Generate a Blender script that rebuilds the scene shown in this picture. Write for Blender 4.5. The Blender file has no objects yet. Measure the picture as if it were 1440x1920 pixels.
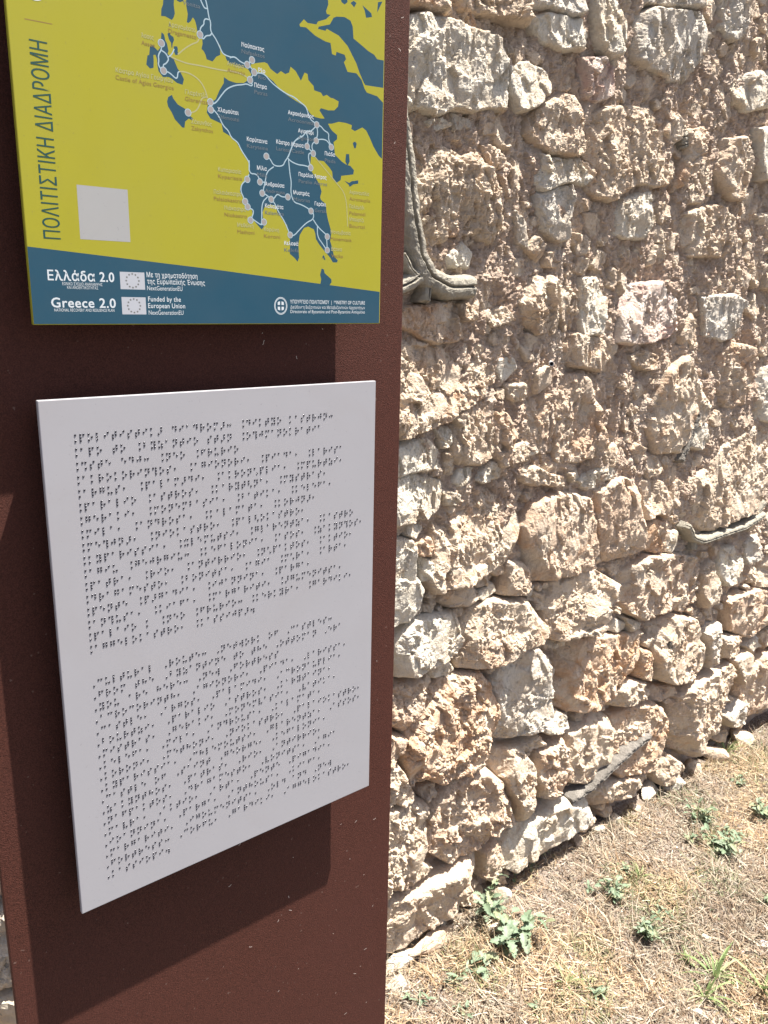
import bpy, math, random
import numpy as np
from mathutils import Matrix, Vector
random.seed(7)
rng = np.random.default_rng(11)
scn = bpy.context.scene
COL = scn.collection

# ------------------------------------------------------------------ camera
H = 1.45                      # camera height above the ground
FPX, CX, CY = 1531.0, 720.0, 960.0
EX = np.array([0.77361516, 0.14505284, 0.61683])
EY = np.array([-0.63334701, 0.20738811, 0.74556136])
UP = np.array([0.01977741, 0.96744501, -0.25230737])
R = np.array([EX, EY, UP])
cam_d = bpy.data.cameras.new('camera')
cam = bpy.data.objects.new('camera', cam_d)
COL.objects.link(cam)
right, up, fwd = R[:, 0], R[:, 1], R[:, 2]
M = Matrix.Identity(4)
for i in range(3):
    M[i][0], M[i][1], M[i][2] = right[i], up[i], -fwd[i]
M[2][3] = H
cam.matrix_world = M
cam_d.sensor_fit = 'VERTICAL'
cam_d.sensor_height = 36.0
cam_d.lens = 36.0 * FPX / 1920.0
cam_d.clip_start = 0.02
cam_d.clip_end = 500
scn.camera = cam

# ------------------------------------------------------------------ light
SUN = Vector((0.0618, -0.0427, 0.206)).normalized()
w = bpy.data.worlds.new('World')
scn.world = w
w.use_nodes = True
nt = w.node_tree
sky = nt.nodes.new('ShaderNodeTexSky')
sky.sky_type = 'NISHITA'
sky.sun_disc = False
sky.sun_elevation = math.asin(SUN.z)
sky.sun_rotation = math.atan2(SUN.x, SUN.y)
sky.dust_density = 3.0
sky.air_density = 0.75
bg = nt.nodes['Background']
bg.inputs['Strength'].default_value = 0.072
nt.links.new(sky.outputs[0], bg.inputs['Color'])
sd = bpy.data.lights.new('sun', 'SUN')
sd.energy = 5.0
sd.angle = math.radians(0.53)
sd.color = (1.0, 0.955, 0.89)
so = bpy.data.objects.new('sun', sd)
COL.objects.link(so)
so.rotation_euler = SUN.to_track_quat('Z', 'Y').to_euler()
so.location = (2, -2, 6)
scn.view_settings.view_transform = 'Standard'
scn.view_settings.look = 'None'
scn.view_settings.gamma = 1
scn.view_settings.exposure = 1.5


def ray(x, y):
    return R @ np.array([x - CX, CY - y, FPX])


def on_y(x, y, Y):            # surveyed point of a vertical plane parallel to the wall
    r = ray(x, y)
    p = r * Y / r[1]
    return np.array([p[0], Y, p[2] + H])


def on_z(x, y, z=0.0):        # surveyed point of the ground
    r = ray(x, y)
    p = r * (z - H) / r[2]
    return np.array([p[0], p[1], z])


# ------------------------------------------------------------------ helpers
def tag(o, label=None, cat=None, group=None, kind=None):
    if label: o['label'] = label
    if cat: o['category'] = cat
    if group: o['group'] = group
    if kind: o['kind'] = kind
    return o


def empty(name, loc, rz=0.0):
    o = bpy.data.objects.new(name, None)
    COL.objects.link(o)
    o.location = loc
    o.rotation_euler = (0, 0, rz)
    o.empty_display_size = 0.1
    return o


def mesh_np(name, verts, faces, smooth=False, k=4, colors=None):
    """verts (n,3), faces (m,k) -> mesh"""
    me = bpy.data.meshes.new(name)
    verts = np.asarray(verts, np.float32)
    faces = np.asarray(faces, np.int32)
    m = len(faces)
    me.vertices.add(len(verts))
    me.vertices.foreach_set('co', verts.ravel())
    me.loops.add(m * k)
    me.loops.foreach_set('vertex_index', faces.ravel())
    me.polygons.add(m)
    me.polygons.foreach_set('loop_start', np.arange(0, m * k, k, dtype=np.int32))
    me.polygons.foreach_set('loop_total', np.full(m, k, np.int32))
    me.polygons.foreach_set('use_smooth', np.full(m, smooth, bool))
    me.update(calc_edges=True)
    if colors is not None:
        a = me.color_attributes.new('tint', 'FLOAT_COLOR', 'POINT')
        c = np.ones((len(verts), 4), np.float32)
        c[:, :3] = colors
        a.data.foreach_set('color', c.ravel())
    return me


def link(name, me, mat=None, parent=None):
    o = bpy.data.objects.new(name, me)
    COL.objects.link(o)
    if mat is not None and len(me.materials) == 0:
        me.materials.append(mat)
    if parent is not None:
        o.parent = parent
    return o


def hash2(ix, iy, s):
    h = (ix.astype(np.int64) * 374761393 + iy.astype(np.int64) * 668265263 + s * 1442695041) & 0xFFFFFFFF
    h = ((h ^ (h >> 13)) * 1274126177) & 0xFFFFFFFF
    h = ((h ^ (h >> 15)) * 2246822519) & 0xFFFFFFFF
    h = h ^ (h >> 16)
    return (h & 0xFFFFFF).astype(np.float64) / 16777216.0


def vnoise(x, y, s=0):        # gradient noise about -0.7..0.7
    ix = np.floor(x); iy = np.floor(y)
    fx = x - ix; fy = y - iy
    u = fx * fx * fx * (fx * (fx * 6 - 15) + 10)
    v = fy * fy * fy * (fy * (fy * 6 - 15) + 10)
    def g(dx, dy):
        a = hash2(ix + dx, iy + dy, s) * 2 * np.pi
        return np.cos(a) * (fx - dx) + np.sin(a) * (fy - dy)
    a = g(0, 0) * (1 - u) + g(1, 0) * u
    b = g(0, 1) * (1 - u) + g(1, 1) * u
    return a * (1 - v) + b * v


def fbm(x, y, s=0, o=4):
    t = 0; a = 1.0
    for i in range(o):
        t = t + a * vnoise(x, y, s + i * 17)
        x = x * 2.03 + 3.1; y = y * 2.03 - 1.7; a *= 0.5
    return t


def worley(x, y, s=0):
    """returns F1, F2, and per cell random values + offset to the seed"""
    ix = np.floor(x); iy = np.floor(y)
    f1 = np.full(x.shape, 9.0); f2 = np.full(x.shape, 9.0)
    cx = np.zeros(x.shape); cy = np.zeros(x.shape)
    dxs = np.zeros(x.shape); dys = np.zeros(x.shape)
    for dx in (-1, 0, 1):
        for dy in (-1, 0, 1):
            jx = ix + dx; jy = iy + dy
            px = jx + hash2(jx, jy, s); py = jy + hash2(jx, jy, s + 5)
            ex = x - px; ey = y - py
            d = np.sqrt(ex * ex + ey * ey)
            m = d < f1
            f2 = np.where(m, f1, np.minimum(f2, d))
            f1 = np.where(m, d, f1)
            cx = np.where(m, jx, cx); cy = np.where(m, jy, cy)
            dxs = np.where(m, ex, dxs); dys = np.where(m, ey, dys)
    return f1, f2, cx, cy, dxs, dys


def facets(x, y, s, slope=0.5, step=0.25):
    """broken, chipped face: every cell is a tilted plane (units of the cell size)"""
    f1, f2, cx, cy, dx, dy = worley(x, y, s)
    gx = (hash2(cx, cy, s + 11) - .5) * 2 * slope
    gy = (hash2(cx, cy, s + 12) - .5) * 2 * slope
    of = (hash2(cx, cy, s + 13) - .5) * 2 * step
    # ramp instead of a knife cut between two chips
    b = np.clip((f2 - f1) / 0.07, 0, 1)
    return (gx * dx + gy * dy + of) * (0.35 + 0.65 * b)


def sstep(a, b, x):
    t = np.clip((x - a) / (b - a), 0, 1)
    return t * t * (3 - 2 * t)


def poly_sdf(px, py, poly):
    """signed distance, positive inside"""
    d = np.full(px.shape, 1e9)
    ins = np.zeros(px.shape, bool)
    n = len(poly)
    for i in range(n):
        ax, ay = poly[i]; bx, by = poly[(i + 1) % n]
        ex, ey = bx - ax, by - ay
        wx, wy = px - ax, py - ay
        t = np.clip((wx * ex + wy * ey) / (ex * ex + ey * ey + 1e-12), 0, 1)
        d = np.minimum(d, (wx - ex * t) ** 2 + (wy - ey * t) ** 2)
        c = ((ay > py) != (by > py)) & (px < (bx - ax) * (py - ay) / (by - ay + 1e-15) + ax)
        ins ^= c
    d = np.sqrt(d)
    return np.where(ins, d, -d)


# ------------------------------------------------------------------ materials
def new_mat(name):
    m = bpy.data.materials.new(name)
    m.use_nodes = True
    nt = m.node_tree
    b = nt.nodes['Principled BSDF']
    return m, nt, b


def nd(nt, t, **kw):
    n = nt.nodes.new(t)
    for k, v in kw.items():
        if hasattr(n, k):
            setattr(n, k, v)
        else:
            n.inputs[k.replace('_', ' ')].default_value = v
    return n


def mixc(nt, fac, a, b, mode='MIX'):
    m = nt.nodes.new('ShaderNodeMix')
    m.data_type = 'RGBA'; m.blend_type = mode
    for i, v in ((0, fac), (6, a), (7, b)):
        if hasattr(v, 'links') or hasattr(v, 'is_output'):
            nt.links.new(v, m.inputs[i])
        else:
            m.inputs[i].default_value = v
    return m.outputs[2]


def ramp(nt, src, a, b):
    r = nt.nodes.new('ShaderNodeMapRange')
    r.inputs[1].default_value = a; r.inputs[2].default_value = b
    nt.links.new(src, r.inputs[0])
    return r.outputs[0]


def noise(nt, vec, scale, detail=4, rough=0.55, dist=0.0):
    n = nt.nodes.new('ShaderNodeTexNoise')
    n.inputs['Scale'].default_value = scale
    n.inputs['Detail'].default_value = detail
    n.inputs['Roughness'].default_value = rough
    n.inputs['Distortion'].default_value = dist
    nt.links.new(vec, n.inputs['Vector'])
    return n.outputs['Fac']


def bump(nt, b, h, strength, dist):
    n = nt.nodes.new('ShaderNodeBump')
    n.inputs['Strength'].default_value = strength
    n.inputs['Distance'].default_value = dist
    nt.links.new(h, n.inputs['Height'])
    nt.links.new(n.outputs[0], b.inputs['Normal'])


def rgb(r, g, b_):
    return (r, g, b_, 1.0)


def stone_mat(name, base, second, stain, amt=0.5, bumpd=0.004):
    m, nt, b = new_mat(name)
    geo = nd(nt, 'ShaderNodeNewGeometry')
    v = geo.outputs['Position']
    n1 = ramp(nt, noise(nt, v, 9, 5, .6, .6), .42, .62)
    c = mixc(nt, n1, rgb(*base), rgb(*second))
    n2 = ramp(nt, noise(nt, v, 14, 6, .65, 1.2), .62 - .14 * amt, .74)
    c = mixc(nt, n2, c, rgb(*stain))
    n3 = ramp(nt, noise(nt, v, 120, 3, .6), .30, .70)
    c = mixc(nt, 0.35, c, mixc(nt, n3, rgb(.55, .55, .55), rgb(1.0, 1.0, 1.0)), 'MULTIPLY')
    n4 = ramp(nt, noise(nt, v, 45, 3, .7), .66, .74)      # small dark specks
    c = mixc(nt, n4, c, rgb(.30, .27, .24))
    nt.links.new(c, b.inputs['Base Color'])
    b.inputs['Roughness'].default_value = 0.93
    b.inputs['Specular IOR Level'].default_value = 0.2
    a1 = noise(nt, v, 95, 6, .72)
    a2 = noise(nt, v, 260, 3, .7)
    ad = nt.nodes.new('ShaderNodeMath'); ad.operation = 'MULTIPLY_ADD'; ad.inputs[1].default_value = .45
    nt.links.new(a2, ad.inputs[0]); nt.links.new(a1, ad.inputs[2])
    bump(nt, b, ad.outputs[0], 1.0, bumpd * 1.9)
    return m


MS = {
    'w': stone_mat('white_limestone', (.74, .675, .56), (.67, .565, .43), (.62, .465, .31), .45),
    'g': stone_mat('grey_limestone', (.66, .60, .51), (.60, .51, .40), (.56, .43, .31), .6),
    'c': stone_mat('cream_limestone', (.69, .57, .435), (.62, .485, .355), (.60, .40, .26), .6),
    't': stone_mat('tan_limestone', (.63, .475, .345), (.68, .56, .43), (.58, .36, .22), .8),
    'o': stone_mat('ochre_limestone', (.63, .46, .325), (.68, .555, .42), (.60, .335, .17), 1.15),
    'p': stone_mat('pink_limestone', (.74, .64, .54), (.66, .52, .42), (.62, .37, .31), 1.2),
}
MORTAR = stone_mat('lime_mortar', (.61, .465, .355), (.70, .57, .45), (.46, .335, .25), .8, .006)
CEMENT = stone_mat('grey_cement', (.40, .365, .295), (.34, .31, .25), (.26, .235, .19), .6, .003)
WEATHERED = stone_mat('weathered_grey_cement', (.21, .19, .165), (.29, .265, .23), (.13, .118, .10), 1.0, .004)


def plain(name, col, rough=.6, metal=0.0, spec=.5):
    m, nt, b = new_mat(name)
    b.inputs['Base Color'].default_value = rgb(*col)
    b.inputs['Roughness'].default_value = rough
    b.inputs['Metallic'].default_value = metal
    b.inputs['Specular IOR Level'].default_value = spec
    return m


def steel_mat():
    m, nt, b = new_mat('brown_textured_steel')
    geo = nd(nt, 'ShaderNodeNewGeometry')
    v = geo.outputs['Position']
    n1 = ramp(nt, noise(nt, v, 1300, 2, .6), .38, .62)
    n2 = ramp(nt, noise(nt, v, 6, 4, .6), .3, .7)
    c = mixc(nt, n1, rgb(.042, .0150, .0100), rgb(.096, .0325, .0220))
    c = mixc(nt, n2, c, mixc(nt, .5, c, rgb(.074, .0265, .020)))
    n5 = ramp(nt, noise(nt, v, 230, 1, .5), .765, .79)
    c = mixc(nt, n5, c, rgb(.13, .075, .06))
    nt.links.new(c, b.inputs['Base Color'])
    b.inputs['Roughness'].default_value = 0.7
    b.inputs['Specular IOR Level'].default_value = 0.15
    bump(nt, b, noise(nt, v, 1150, 3, .65), 0.8, .0011)
    return m


def print_mat(name, col, rough=.45):
    m, nt, b = new_mat(name)
    geo = nd(nt, 'ShaderNodeNewGeometry')
    v = geo.outputs['Position']
    n = ramp(nt, noise(nt, v, 14, 4, .6), .3, .7)
    a = rgb(*col); d = rgb(*[x * .93 + .012 for x in col])
    c = mixc(nt, n, a, d)
    n2 = ramp(nt, noise(nt, v, 5, 5, .6, 2.5), .5, .72)
    c = mixc(nt, n2, c, rgb(*[x * .93 + k_ for x, k_ in zip(col, (.012, .008, .004))]))
    n3 = ramp(nt, noise(nt, v, 420, 2, .5), .70, .76)
    c = mixc(nt, n3, c, rgb(*[x * .8 + .02 for x in col]))
    nt.links.new(c, b.inputs['Base Color'])
    b.inputs['Roughness'].default_value = rough
    b.inputs['Specular IOR Level'].default_value = .2
    return m


STEEL = steel_mat()


def tint_mat(name, rough=.8, transl=0.0, mul=1.0):
    m, nt, b = new_mat(name)
    a = nd(nt, 'ShaderNodeVertexColor', layer_name='tint')
    geo = nd(nt, 'ShaderNodeNewGeometry')
    n = ramp(nt, noise(nt, geo.outputs['Position'], 160, 2, .6), .3, .7)
    c = mixc(nt, .35, a.outputs[0], mixc(nt, n, rgb(.5, .5, .5), rgb(1.15, 1.15, 1.15)), 'MULTIPLY')
    nt.links.new(c, b.inputs['Base Color'])
    b.inputs['Roughness'].default_value = rough
    b.inputs['Specular IOR Level'].default_value = .3
    if transl:
        tr = nt.nodes.new('ShaderNodeBsdfTranslucent')
        nt.links.new(c, tr.inputs['Color'])
        mx = nt.nodes.new('ShaderNodeMixShader')
        mx.inputs[0].default_value = transl
        nt.links.new(b.outputs[0], mx.inputs[1]); nt.links.new(tr.outputs[0], mx.inputs[2])
        nt.links.new(mx.outputs[0], nt.nodes['Material Output'].inputs['Surface'])
    return m


# ------------------------------------------------------------------ ground
YW = 1.150                    # face of the mortar of the wall


def ground_h(x, y):
    return (.012 * fbm(x * 3.1, y * 3.1, 301, 3) + .006 * fbm(x * 17, y * 17, 302, 3)
            + .010 * np.exp(-np.clip(YW - y, 0, 9) / .05))


def soil_mat():
    m, nt, b = new_mat('dry_soil')
    geo = nd(nt, 'ShaderNodeNewGeometry')
    v = geo.outputs['Position']
    c = mixc(nt, ramp(nt, noise(nt, v, 5, 5, .6), .4, .6), rgb(.28, .215, .165), rgb(.17, .125, .09))
    c = mixc(nt, ramp(nt, noise(nt, v, 150, 4, .7), .45, .62), c, rgb(.44, .375, .315))
    c = mixc(nt, ramp(nt, noise(nt, v, 70, 3, .7), .58, .66), c, rgb(.11, .075, .055))
    nt.links.new(c, b.inputs['Base Color'])
    b.inputs['Roughness'].default_value = .95
    bump(nt, b, noise(nt, v, 180, 5, .7), 1.0, .01)
    return m


SOIL = soil_mat()


def grid_mesh(name, xs, ys, fn):
    X, Y = np.meshgrid(xs, ys)
    V = fn(X, Y)
    nx, ny = len(xs), len(ys)
    i = np.arange(nx * ny).reshape(ny, nx)
    F = np.stack([i[:-1, :-1], i[:-1, 1:], i[1:, 1:], i[1:, :-1]], -1).reshape(-1, 4)
    return mesh_np(name, V.reshape(-1, 3), F, smooth=True)


def ncoord(lo, hi, flo, fhi, fine, far):
    """coordinates fine between flo..fhi and growing outside"""
    a = list(np.arange(flo, fhi, fine))
    s = fine; x = a[-1]
    while x < hi:
        s = min(s * 1.35, far); x += s; a.append(x)
    s = fine; x = a[0]; b = []
    while x > lo:
        s = min(s * 1.35, far); x -= s; b.append(x)
    return np.array(b[::-1] + a)


gx = ncoord(-60, 60, .7, 3.1, .006, 6.0)
gy = ncoord(-60, 60, .35, 1.25, .006, 6.0)


def gfn(X, Y):
    Z = ground_h(X, Y)
    f1, f2, *_ = worley(X * 70, Y * 70, 303)
    Z = Z + .0035 * (1 - np.clip(f1, 0, 1)) + .004 * np.abs(fbm(X * 50, Y * 50, 304, 2))
    return np.stack([X, Y, Z], -1)


g = link('ground', grid_mesh('ground', gx, gy, gfn), SOIL)
tag(g, 'dry pale soil strip along the foot of the wall', kind='structure')

# unseen dark ground, added to cut the light bouncing up onto the sign
def dark_ground_mat():
    m, nt, b = new_mat('unseen_dark_ground')
    geo = nd(nt, 'ShaderNodeNewGeometry')
    v = geo.outputs['Position']
    c = mixc(nt, ramp(nt, noise(nt, v, 220, 3, .7), .35, .65), rgb(.055, .052, .048), rgb(.13, .12, .11))
    nt.links.new(c, b.inputs['Base Color'])
    b.inputs['Roughness'].default_value = .9
    bump(nt, b, noise(nt, v, 150, 4, .7), .8, .006)
    return m


pxs = ncoord(-60, 60, -1, 4, .1, 8.0)
pys = ncoord(-60, .30, -.6, .25, .05, 8.0)
pys = pys[pys < .33]
pa = link('added_dark_ground', grid_mesh('added_dark_ground', pxs, pys, lambda X, Y: np.stack([X, Y, ground_h(X, Y) * 0 + .028 + .004 * vnoise(X * 3, Y * 3, 9)], -1)), dark_ground_mat())
tag(pa, 'dark ground added out of view to lower the light bouncing onto the sign', kind='structure')

# ------------------------------------------------------------------ stone wall
wall = empty('stone_wall', (1.5, 1.2, 0))
tag(wall, 'old rubble wall of rough cream limestone with crumbling mortar behind the sign', 'wall')

TR = """
w|690,10 769,22 822,18 852,30 900,48 925,58 947,68 960,120 966,175 957,205 927,202 900,207 860,203 827,215 797,203 767,215 690,220
c|862,-50 1010,-50 1018,18 1014,42 980,36 940,27 910,20 870,8
t|700,-50 855,-50 860,18 830,13 790,6 700,2
w|1017,24 1047,17 1100,32 1122,60 1112,90 1060,92 1035,77 1020,52
g|1014,-50 1124,-50 1124,24 1082,26 1046,12 1020,8
w|964,120 1012,108 1040,130 1047,162 1026,190 1003,203 982,206 970,175
c|1000,250 1008,215 1040,190 1075,170 1102,183 1112,240 1113,286 1080,292 1045,286 1020,268
c|720,222 798,224 800,245 770,250 720,248
w|815,226 845,218 854,233 830,240
g|865,208 898,222 903,236 868,239
c|915,231 940,229 940,248 916,247
c|798,255 840,262 880,290 912,276 932,325 960,370 966,425 960,462 930,456 900,437 850,446 822,466 800,425 785,325 788,275
t|918,268 955,275 964,330 958,362 935,332
w|1008,268 1040,292 1070,295 1105,292 1120,330 1110,346 1085,338 1058,346 1030,357 1010,332 1003,300
g|1022,360 1058,348 1086,343 1092,390 1097,440 1060,457 1033,430 1023,390
w|846,475 885,450 902,475 896,503 848,503
c|974,288 989,290 993,352 979,362
g|984,395 1001,420 1001,462 987,452
w|1130,-45 1180,-45 1181,60 1178,110 1165,132 1148,102 1133,70 1128,20
g|1210,22 1235,10 1255,15 1337,15 1347,75 1343,142 1315,157 1292,151 1270,151 1253,141 1225,126 1204,111 1200,75
g|1198,-60 1342,-60 1337,10 1255,8 1235,3 1204,8
g|1368,-50 1414,-50 1417,65 1385,76 1366,50
w|1378,147 1402,137 1440,130 1500,125 1500,200 1440,200 1415,209 1390,191
p|1104,106 1142,103 1169,135 1156,181 1130,191 1108,182
c|1098,217 1160,196 1200,195 1239,200 1243,240 1257,300 1267,342 1240,351 1220,345 1200,346 1180,362 1160,378 1135,373 1115,355 1112,300 1118,250
t|1300,241 1341,233 1336,255 1305,326 1274,372 1283,345 1301,290
c|1350,260 1415,254 1422,280 1413,345 1405,371 1388,376 1370,361 1361,340 1351,300
w|1180,371 1231,356 1241,425 1236,446 1205,448 1165,443 1153,420 1165,400
c|1288,402 1350,381 1397,396 1402,440 1380,482 1300,482 1289,440
w|1430,240 1520,228 1520,332 1434,337
c|1428,402 1520,388 1520,470 1432,476
t|660,580 755,580 870,560 906,603 890,638 830,648 755,608 660,604
c|660,612 755,612 830,652 893,642 922,645 945,672 948,715 916,750 880,768 858,785 830,802 790,815 752,828 660,842
c|870,568 906,560 912,600 880,603
c|921,583 960,578 971,600 935,613
c|990,525 1045,512 1078,530 1101,560 1091,620 1055,628 1020,629 995,600 984,560
w|947,675 980,670 983,690 962,723 951,700
c|967,725 997,720 999,750 980,759 969,745
t|982,775 1020,750 1060,735 1080,703 1110,694 1150,703 1180,742 1191,790 1181,820 1141,850 1100,869 1060,871 1020,846 990,826 977,800
c|1038,642 1100,622 1166,640 1187,690 1150,700 1100,690 1058,683
c|862,786 890,760 926,780 946,830 939,859 910,876 875,878 858,862 862,825
w|828,804 860,804 864,836 840,843
t|948,775 965,775 976,810 973,850 968,870 955,881 942,858 942,820
w|650,855 745,840 815,822 833,845 839,883 800,886 745,901 650,915
w|650,920 750,896 790,890 825,900 850,906 846,930 835,960 815,976 790,983 745,989 650,998
w|860,916 875,885 906,880 895,901 870,916
w|912,904 938,868 956,880 952,901 925,909
w|845,925 870,930 868,946 850,952
c|849,855 863,852 863,891 850,894
c|975,880 1020,878 1045,892 1069,896 1065,915 1000,911
w|999,838 1015,831 1026,850 1008,859
w|1105,520 1141,518 1149,560 1141,626 1098,632 1100,570
p|1185,535 1255,527 1305,545 1313,580 1295,619 1265,633 1240,641 1200,648 1165,641 1172,600 1175,565
c|1195,668 1220,653 1246,670 1247,692 1215,695 1195,682
g|1330,556 1390,552 1413,580 1406,631 1365,641 1335,630
c|1235,760 1260,700 1300,665 1346,670 1353,730 1346,780 1310,810 1281,850 1240,851 1228,800
t|1380,640 1418,650 1421,760 1376,771 1360,720 1362,670
w|1427,690 1520,680 1520,800 1431,791
w|1310,801 1335,796 1341,830 1330,846 1306,841
c|1300,905 1340,880 1370,842 1440,795 1520,780 1520,935 1440,956 1380,976 1330,1001 1312,981 1300,940
w|1100,906 1128,885 1136,915 1115,921
w|1134,880 1165,872 1163,900 1140,906
w|1078,890 1098,886 1103,901 1085,906
t|999,976 1010,950 1045,930 1080,925 1115,936 1129,980 1131,1040 1115,1071 1080,1081 1040,1091 1015,1098 1000,1070 992,1030 990,990
t|1134,926 1168,898 1200,900 1212,930 1212,985 1208,1030 1185,1049 1150,1060 1132,1042 1131,980
c|1216,901 1255,905 1270,940 1262,976 1240,965 1216,975
o|1215,985 1240,975 1262,982 1264,1030 1240,1041 1215,1031
w|1267,1000 1284,998 1281,1025 1270,1041 1256,1038
w|650,1018 745,1012 785,1018 793,1085 803,1105 796,1145 777,1172 740,1188 650,1205
w|778,988 803,992 790,1013 775,1008
t|787,1026 820,1015 823,1042 802,1048 790,1038
w|802,1051 820,1056 824,1092 802,1094
c|832,985 870,967 905,930 960,920 988,945 990,985 983,1040 965,1058 930,1078 905,1083 880,1100 850,1106 824,1115 812,1095 824,1050
c|850,1112 880,1090 905,1095 911,1120 885,1143 860,1146 838,1135
w|911,1125 945,1102 949,1115 922,1131
c|966,1060 990,1057 1001,1072 1003,1100 990,1119 955,1121 962,1085
w|752,1210 790,1168 868,1155 874,1200 865,1231 825,1251 785,1269 758,1276 749,1240
c|870,1232 880,1185 900,1147 932,1131 1003,1130 1022,1160 1021,1185 1008,1206 970,1226 955,1241 910,1258 875,1261
c|1013,1190 1028,1175 1033,1206 1018,1216
c|1021,1116 1036,1120 1034,1151 1023,1150
g|996,1106 1019,1105 1015,1125 995,1121
c|1036,1126 1046,1100 1080,1079 1120,1068 1168,1096 1175,1136 1170,1166 1135,1183 1080,1196 1040,1203 1034,1170
w|1032,1208 1075,1204 1083,1215 1045,1221
t|742,1300 800,1278 808,1305 801,1336 766,1381 745,1366 740,1320
w|822,1268 857,1250 871,1262 860,1276 828,1280
o|770,1366 800,1346 820,1310 840,1281 910,1264 932,1286 945,1322 945,1375 935,1416 905,1441 865,1456 830,1471 800,1463 775,1481 765,1450 762,1410
g|938,1290 955,1246 990,1226 1027,1221 1045,1243 1046,1297 1041,1343 1020,1371 990,1386 955,1398 945,1390 950,1347
o|1049,1226 1085,1201 1150,1199 1217,1189 1214,1230 1207,1280 1165,1303 1130,1331 1095,1339 1051,1336 1047,1290
w|1022,1376 1060,1343 1091,1346 1075,1366 1035,1381
c|985,1411 1020,1386 1031,1401 1000,1416
t|650,1380 745,1385 766,1388 751,1426 740,1441 650,1448
t|1176,1086 1195,1069 1225,1046 1275,1041 1317,1046 1327,1090 1321,1130 1300,1151 1255,1153 1222,1168 1191,1156 1176,1125
c|1241,1180 1275,1157 1317,1166 1325,1200 1332,1241 1325,1263 1300,1276 1265,1284 1241,1278 1239,1230
o|1213,1223 1233,1226 1236,1281 1210,1276
w|1157,1190 1171,1166 1189,1175 1184,1191
w|1186,1164 1217,1173 1195,1188
g|1332,1191 1358,1169 1360,1200 1351,1241 1336,1256
w|1359,1031 1400,1023 1404,1065 1400,1091 1370,1101 1357,1081
g|1406,1021 1428,1006 1434,1025 1425,1051 1408,1062
c|1331,1081 1350,1052 1357,1110 1367,1126 1335,1144 1328,1115
t|1375,1131 1405,1116 1440,1106 1520,1095 1520,1160 1440,1176 1412,1200 1378,1186
c|1361,1196 1400,1196 1390,1229 1363,1239
w|1412,1216 1435,1193 1437,1216 1420,1226
c|1380,1241 1412,1226 1415,1266 1390,1284 1386,1255
c|1271,1316 1305,1288 1350,1258 1375,1245 1386,1262 1384,1310 1360,1351 1325,1396 1300,1421 1275,1411 1265,1366
t|1395,1291 1440,1231 1520,1215 1520,1300 1440,1329 1405,1350 1396,1325
g|1362,1346 1395,1316 1397,1351 1375,1366
t|1236,1296 1285,1290 1275,1311 1240,1321
c|1155,1320 1180,1286 1225,1282 1232,1309 1190,1328 1165,1332
c|1075,1381 1130,1341 1157,1351 1160,1401 1145,1440 1110,1466 1080,1474 1069,1430
o|1163,1351 1200,1332 1240,1322 1262,1346 1265,1400 1240,1430 1205,1448 1168,1462 1150,1440 1163,1401
c|1262,1400 1240,1435 1215,1452 1185,1492 1150,1510 1110,1535 1078,1552 1082,1525 1110,1500 1160,1468 1210,1452 1232,1436
c|1264,1421 1280,1431 1290,1451 1262,1471 1245,1475 1240,1450
c|650,1452 752,1440 772,1476 778,1500 760,1511 650,1520
c|650,1540 785,1513 808,1513 810,1535 800,1566 800,1591 790,1621 750,1661 728,1681 650,1720
t|805,1496 830,1476 828,1496 812,1515
t|803,1561 812,1541 825,1511 858,1466 895,1456 930,1451 955,1476 972,1511 975,1546 940,1566 910,1591 880,1611 850,1626 832,1616 802,1598
c|940,1420 990,1406 1008,1440 1010,1465 1002,1490 1005,1526 985,1546 976,1506 957,1470 935,1448
t|1019,1416 1060,1386 1068,1430 1080,1478 1040,1496 1020,1501 1011,1466
w|951,1626 956,1581 985,1551 1032,1523 1080,1490 1108,1502 1105,1546 1080,1563 1040,1586 1000,1613 965,1638 950,1636
t|916,1606 945,1583 951,1621 930,1661 916,1653
c|736,1681 790,1623 822,1631 815,1641 780,1666 743,1684
c|650,1730 730,1703 782,1676 845,1636 911,1596 916,1626 905,1666 870,1703 827,1728 805,1741 762,1781 725,1801 650,1830
w|768,1800 780,1781 857,1726 855,1739 825,1771 785,1806 765,1816
w|650,1845 725,1813 765,1795 767,1809 728,1823 650,1868
"""


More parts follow.
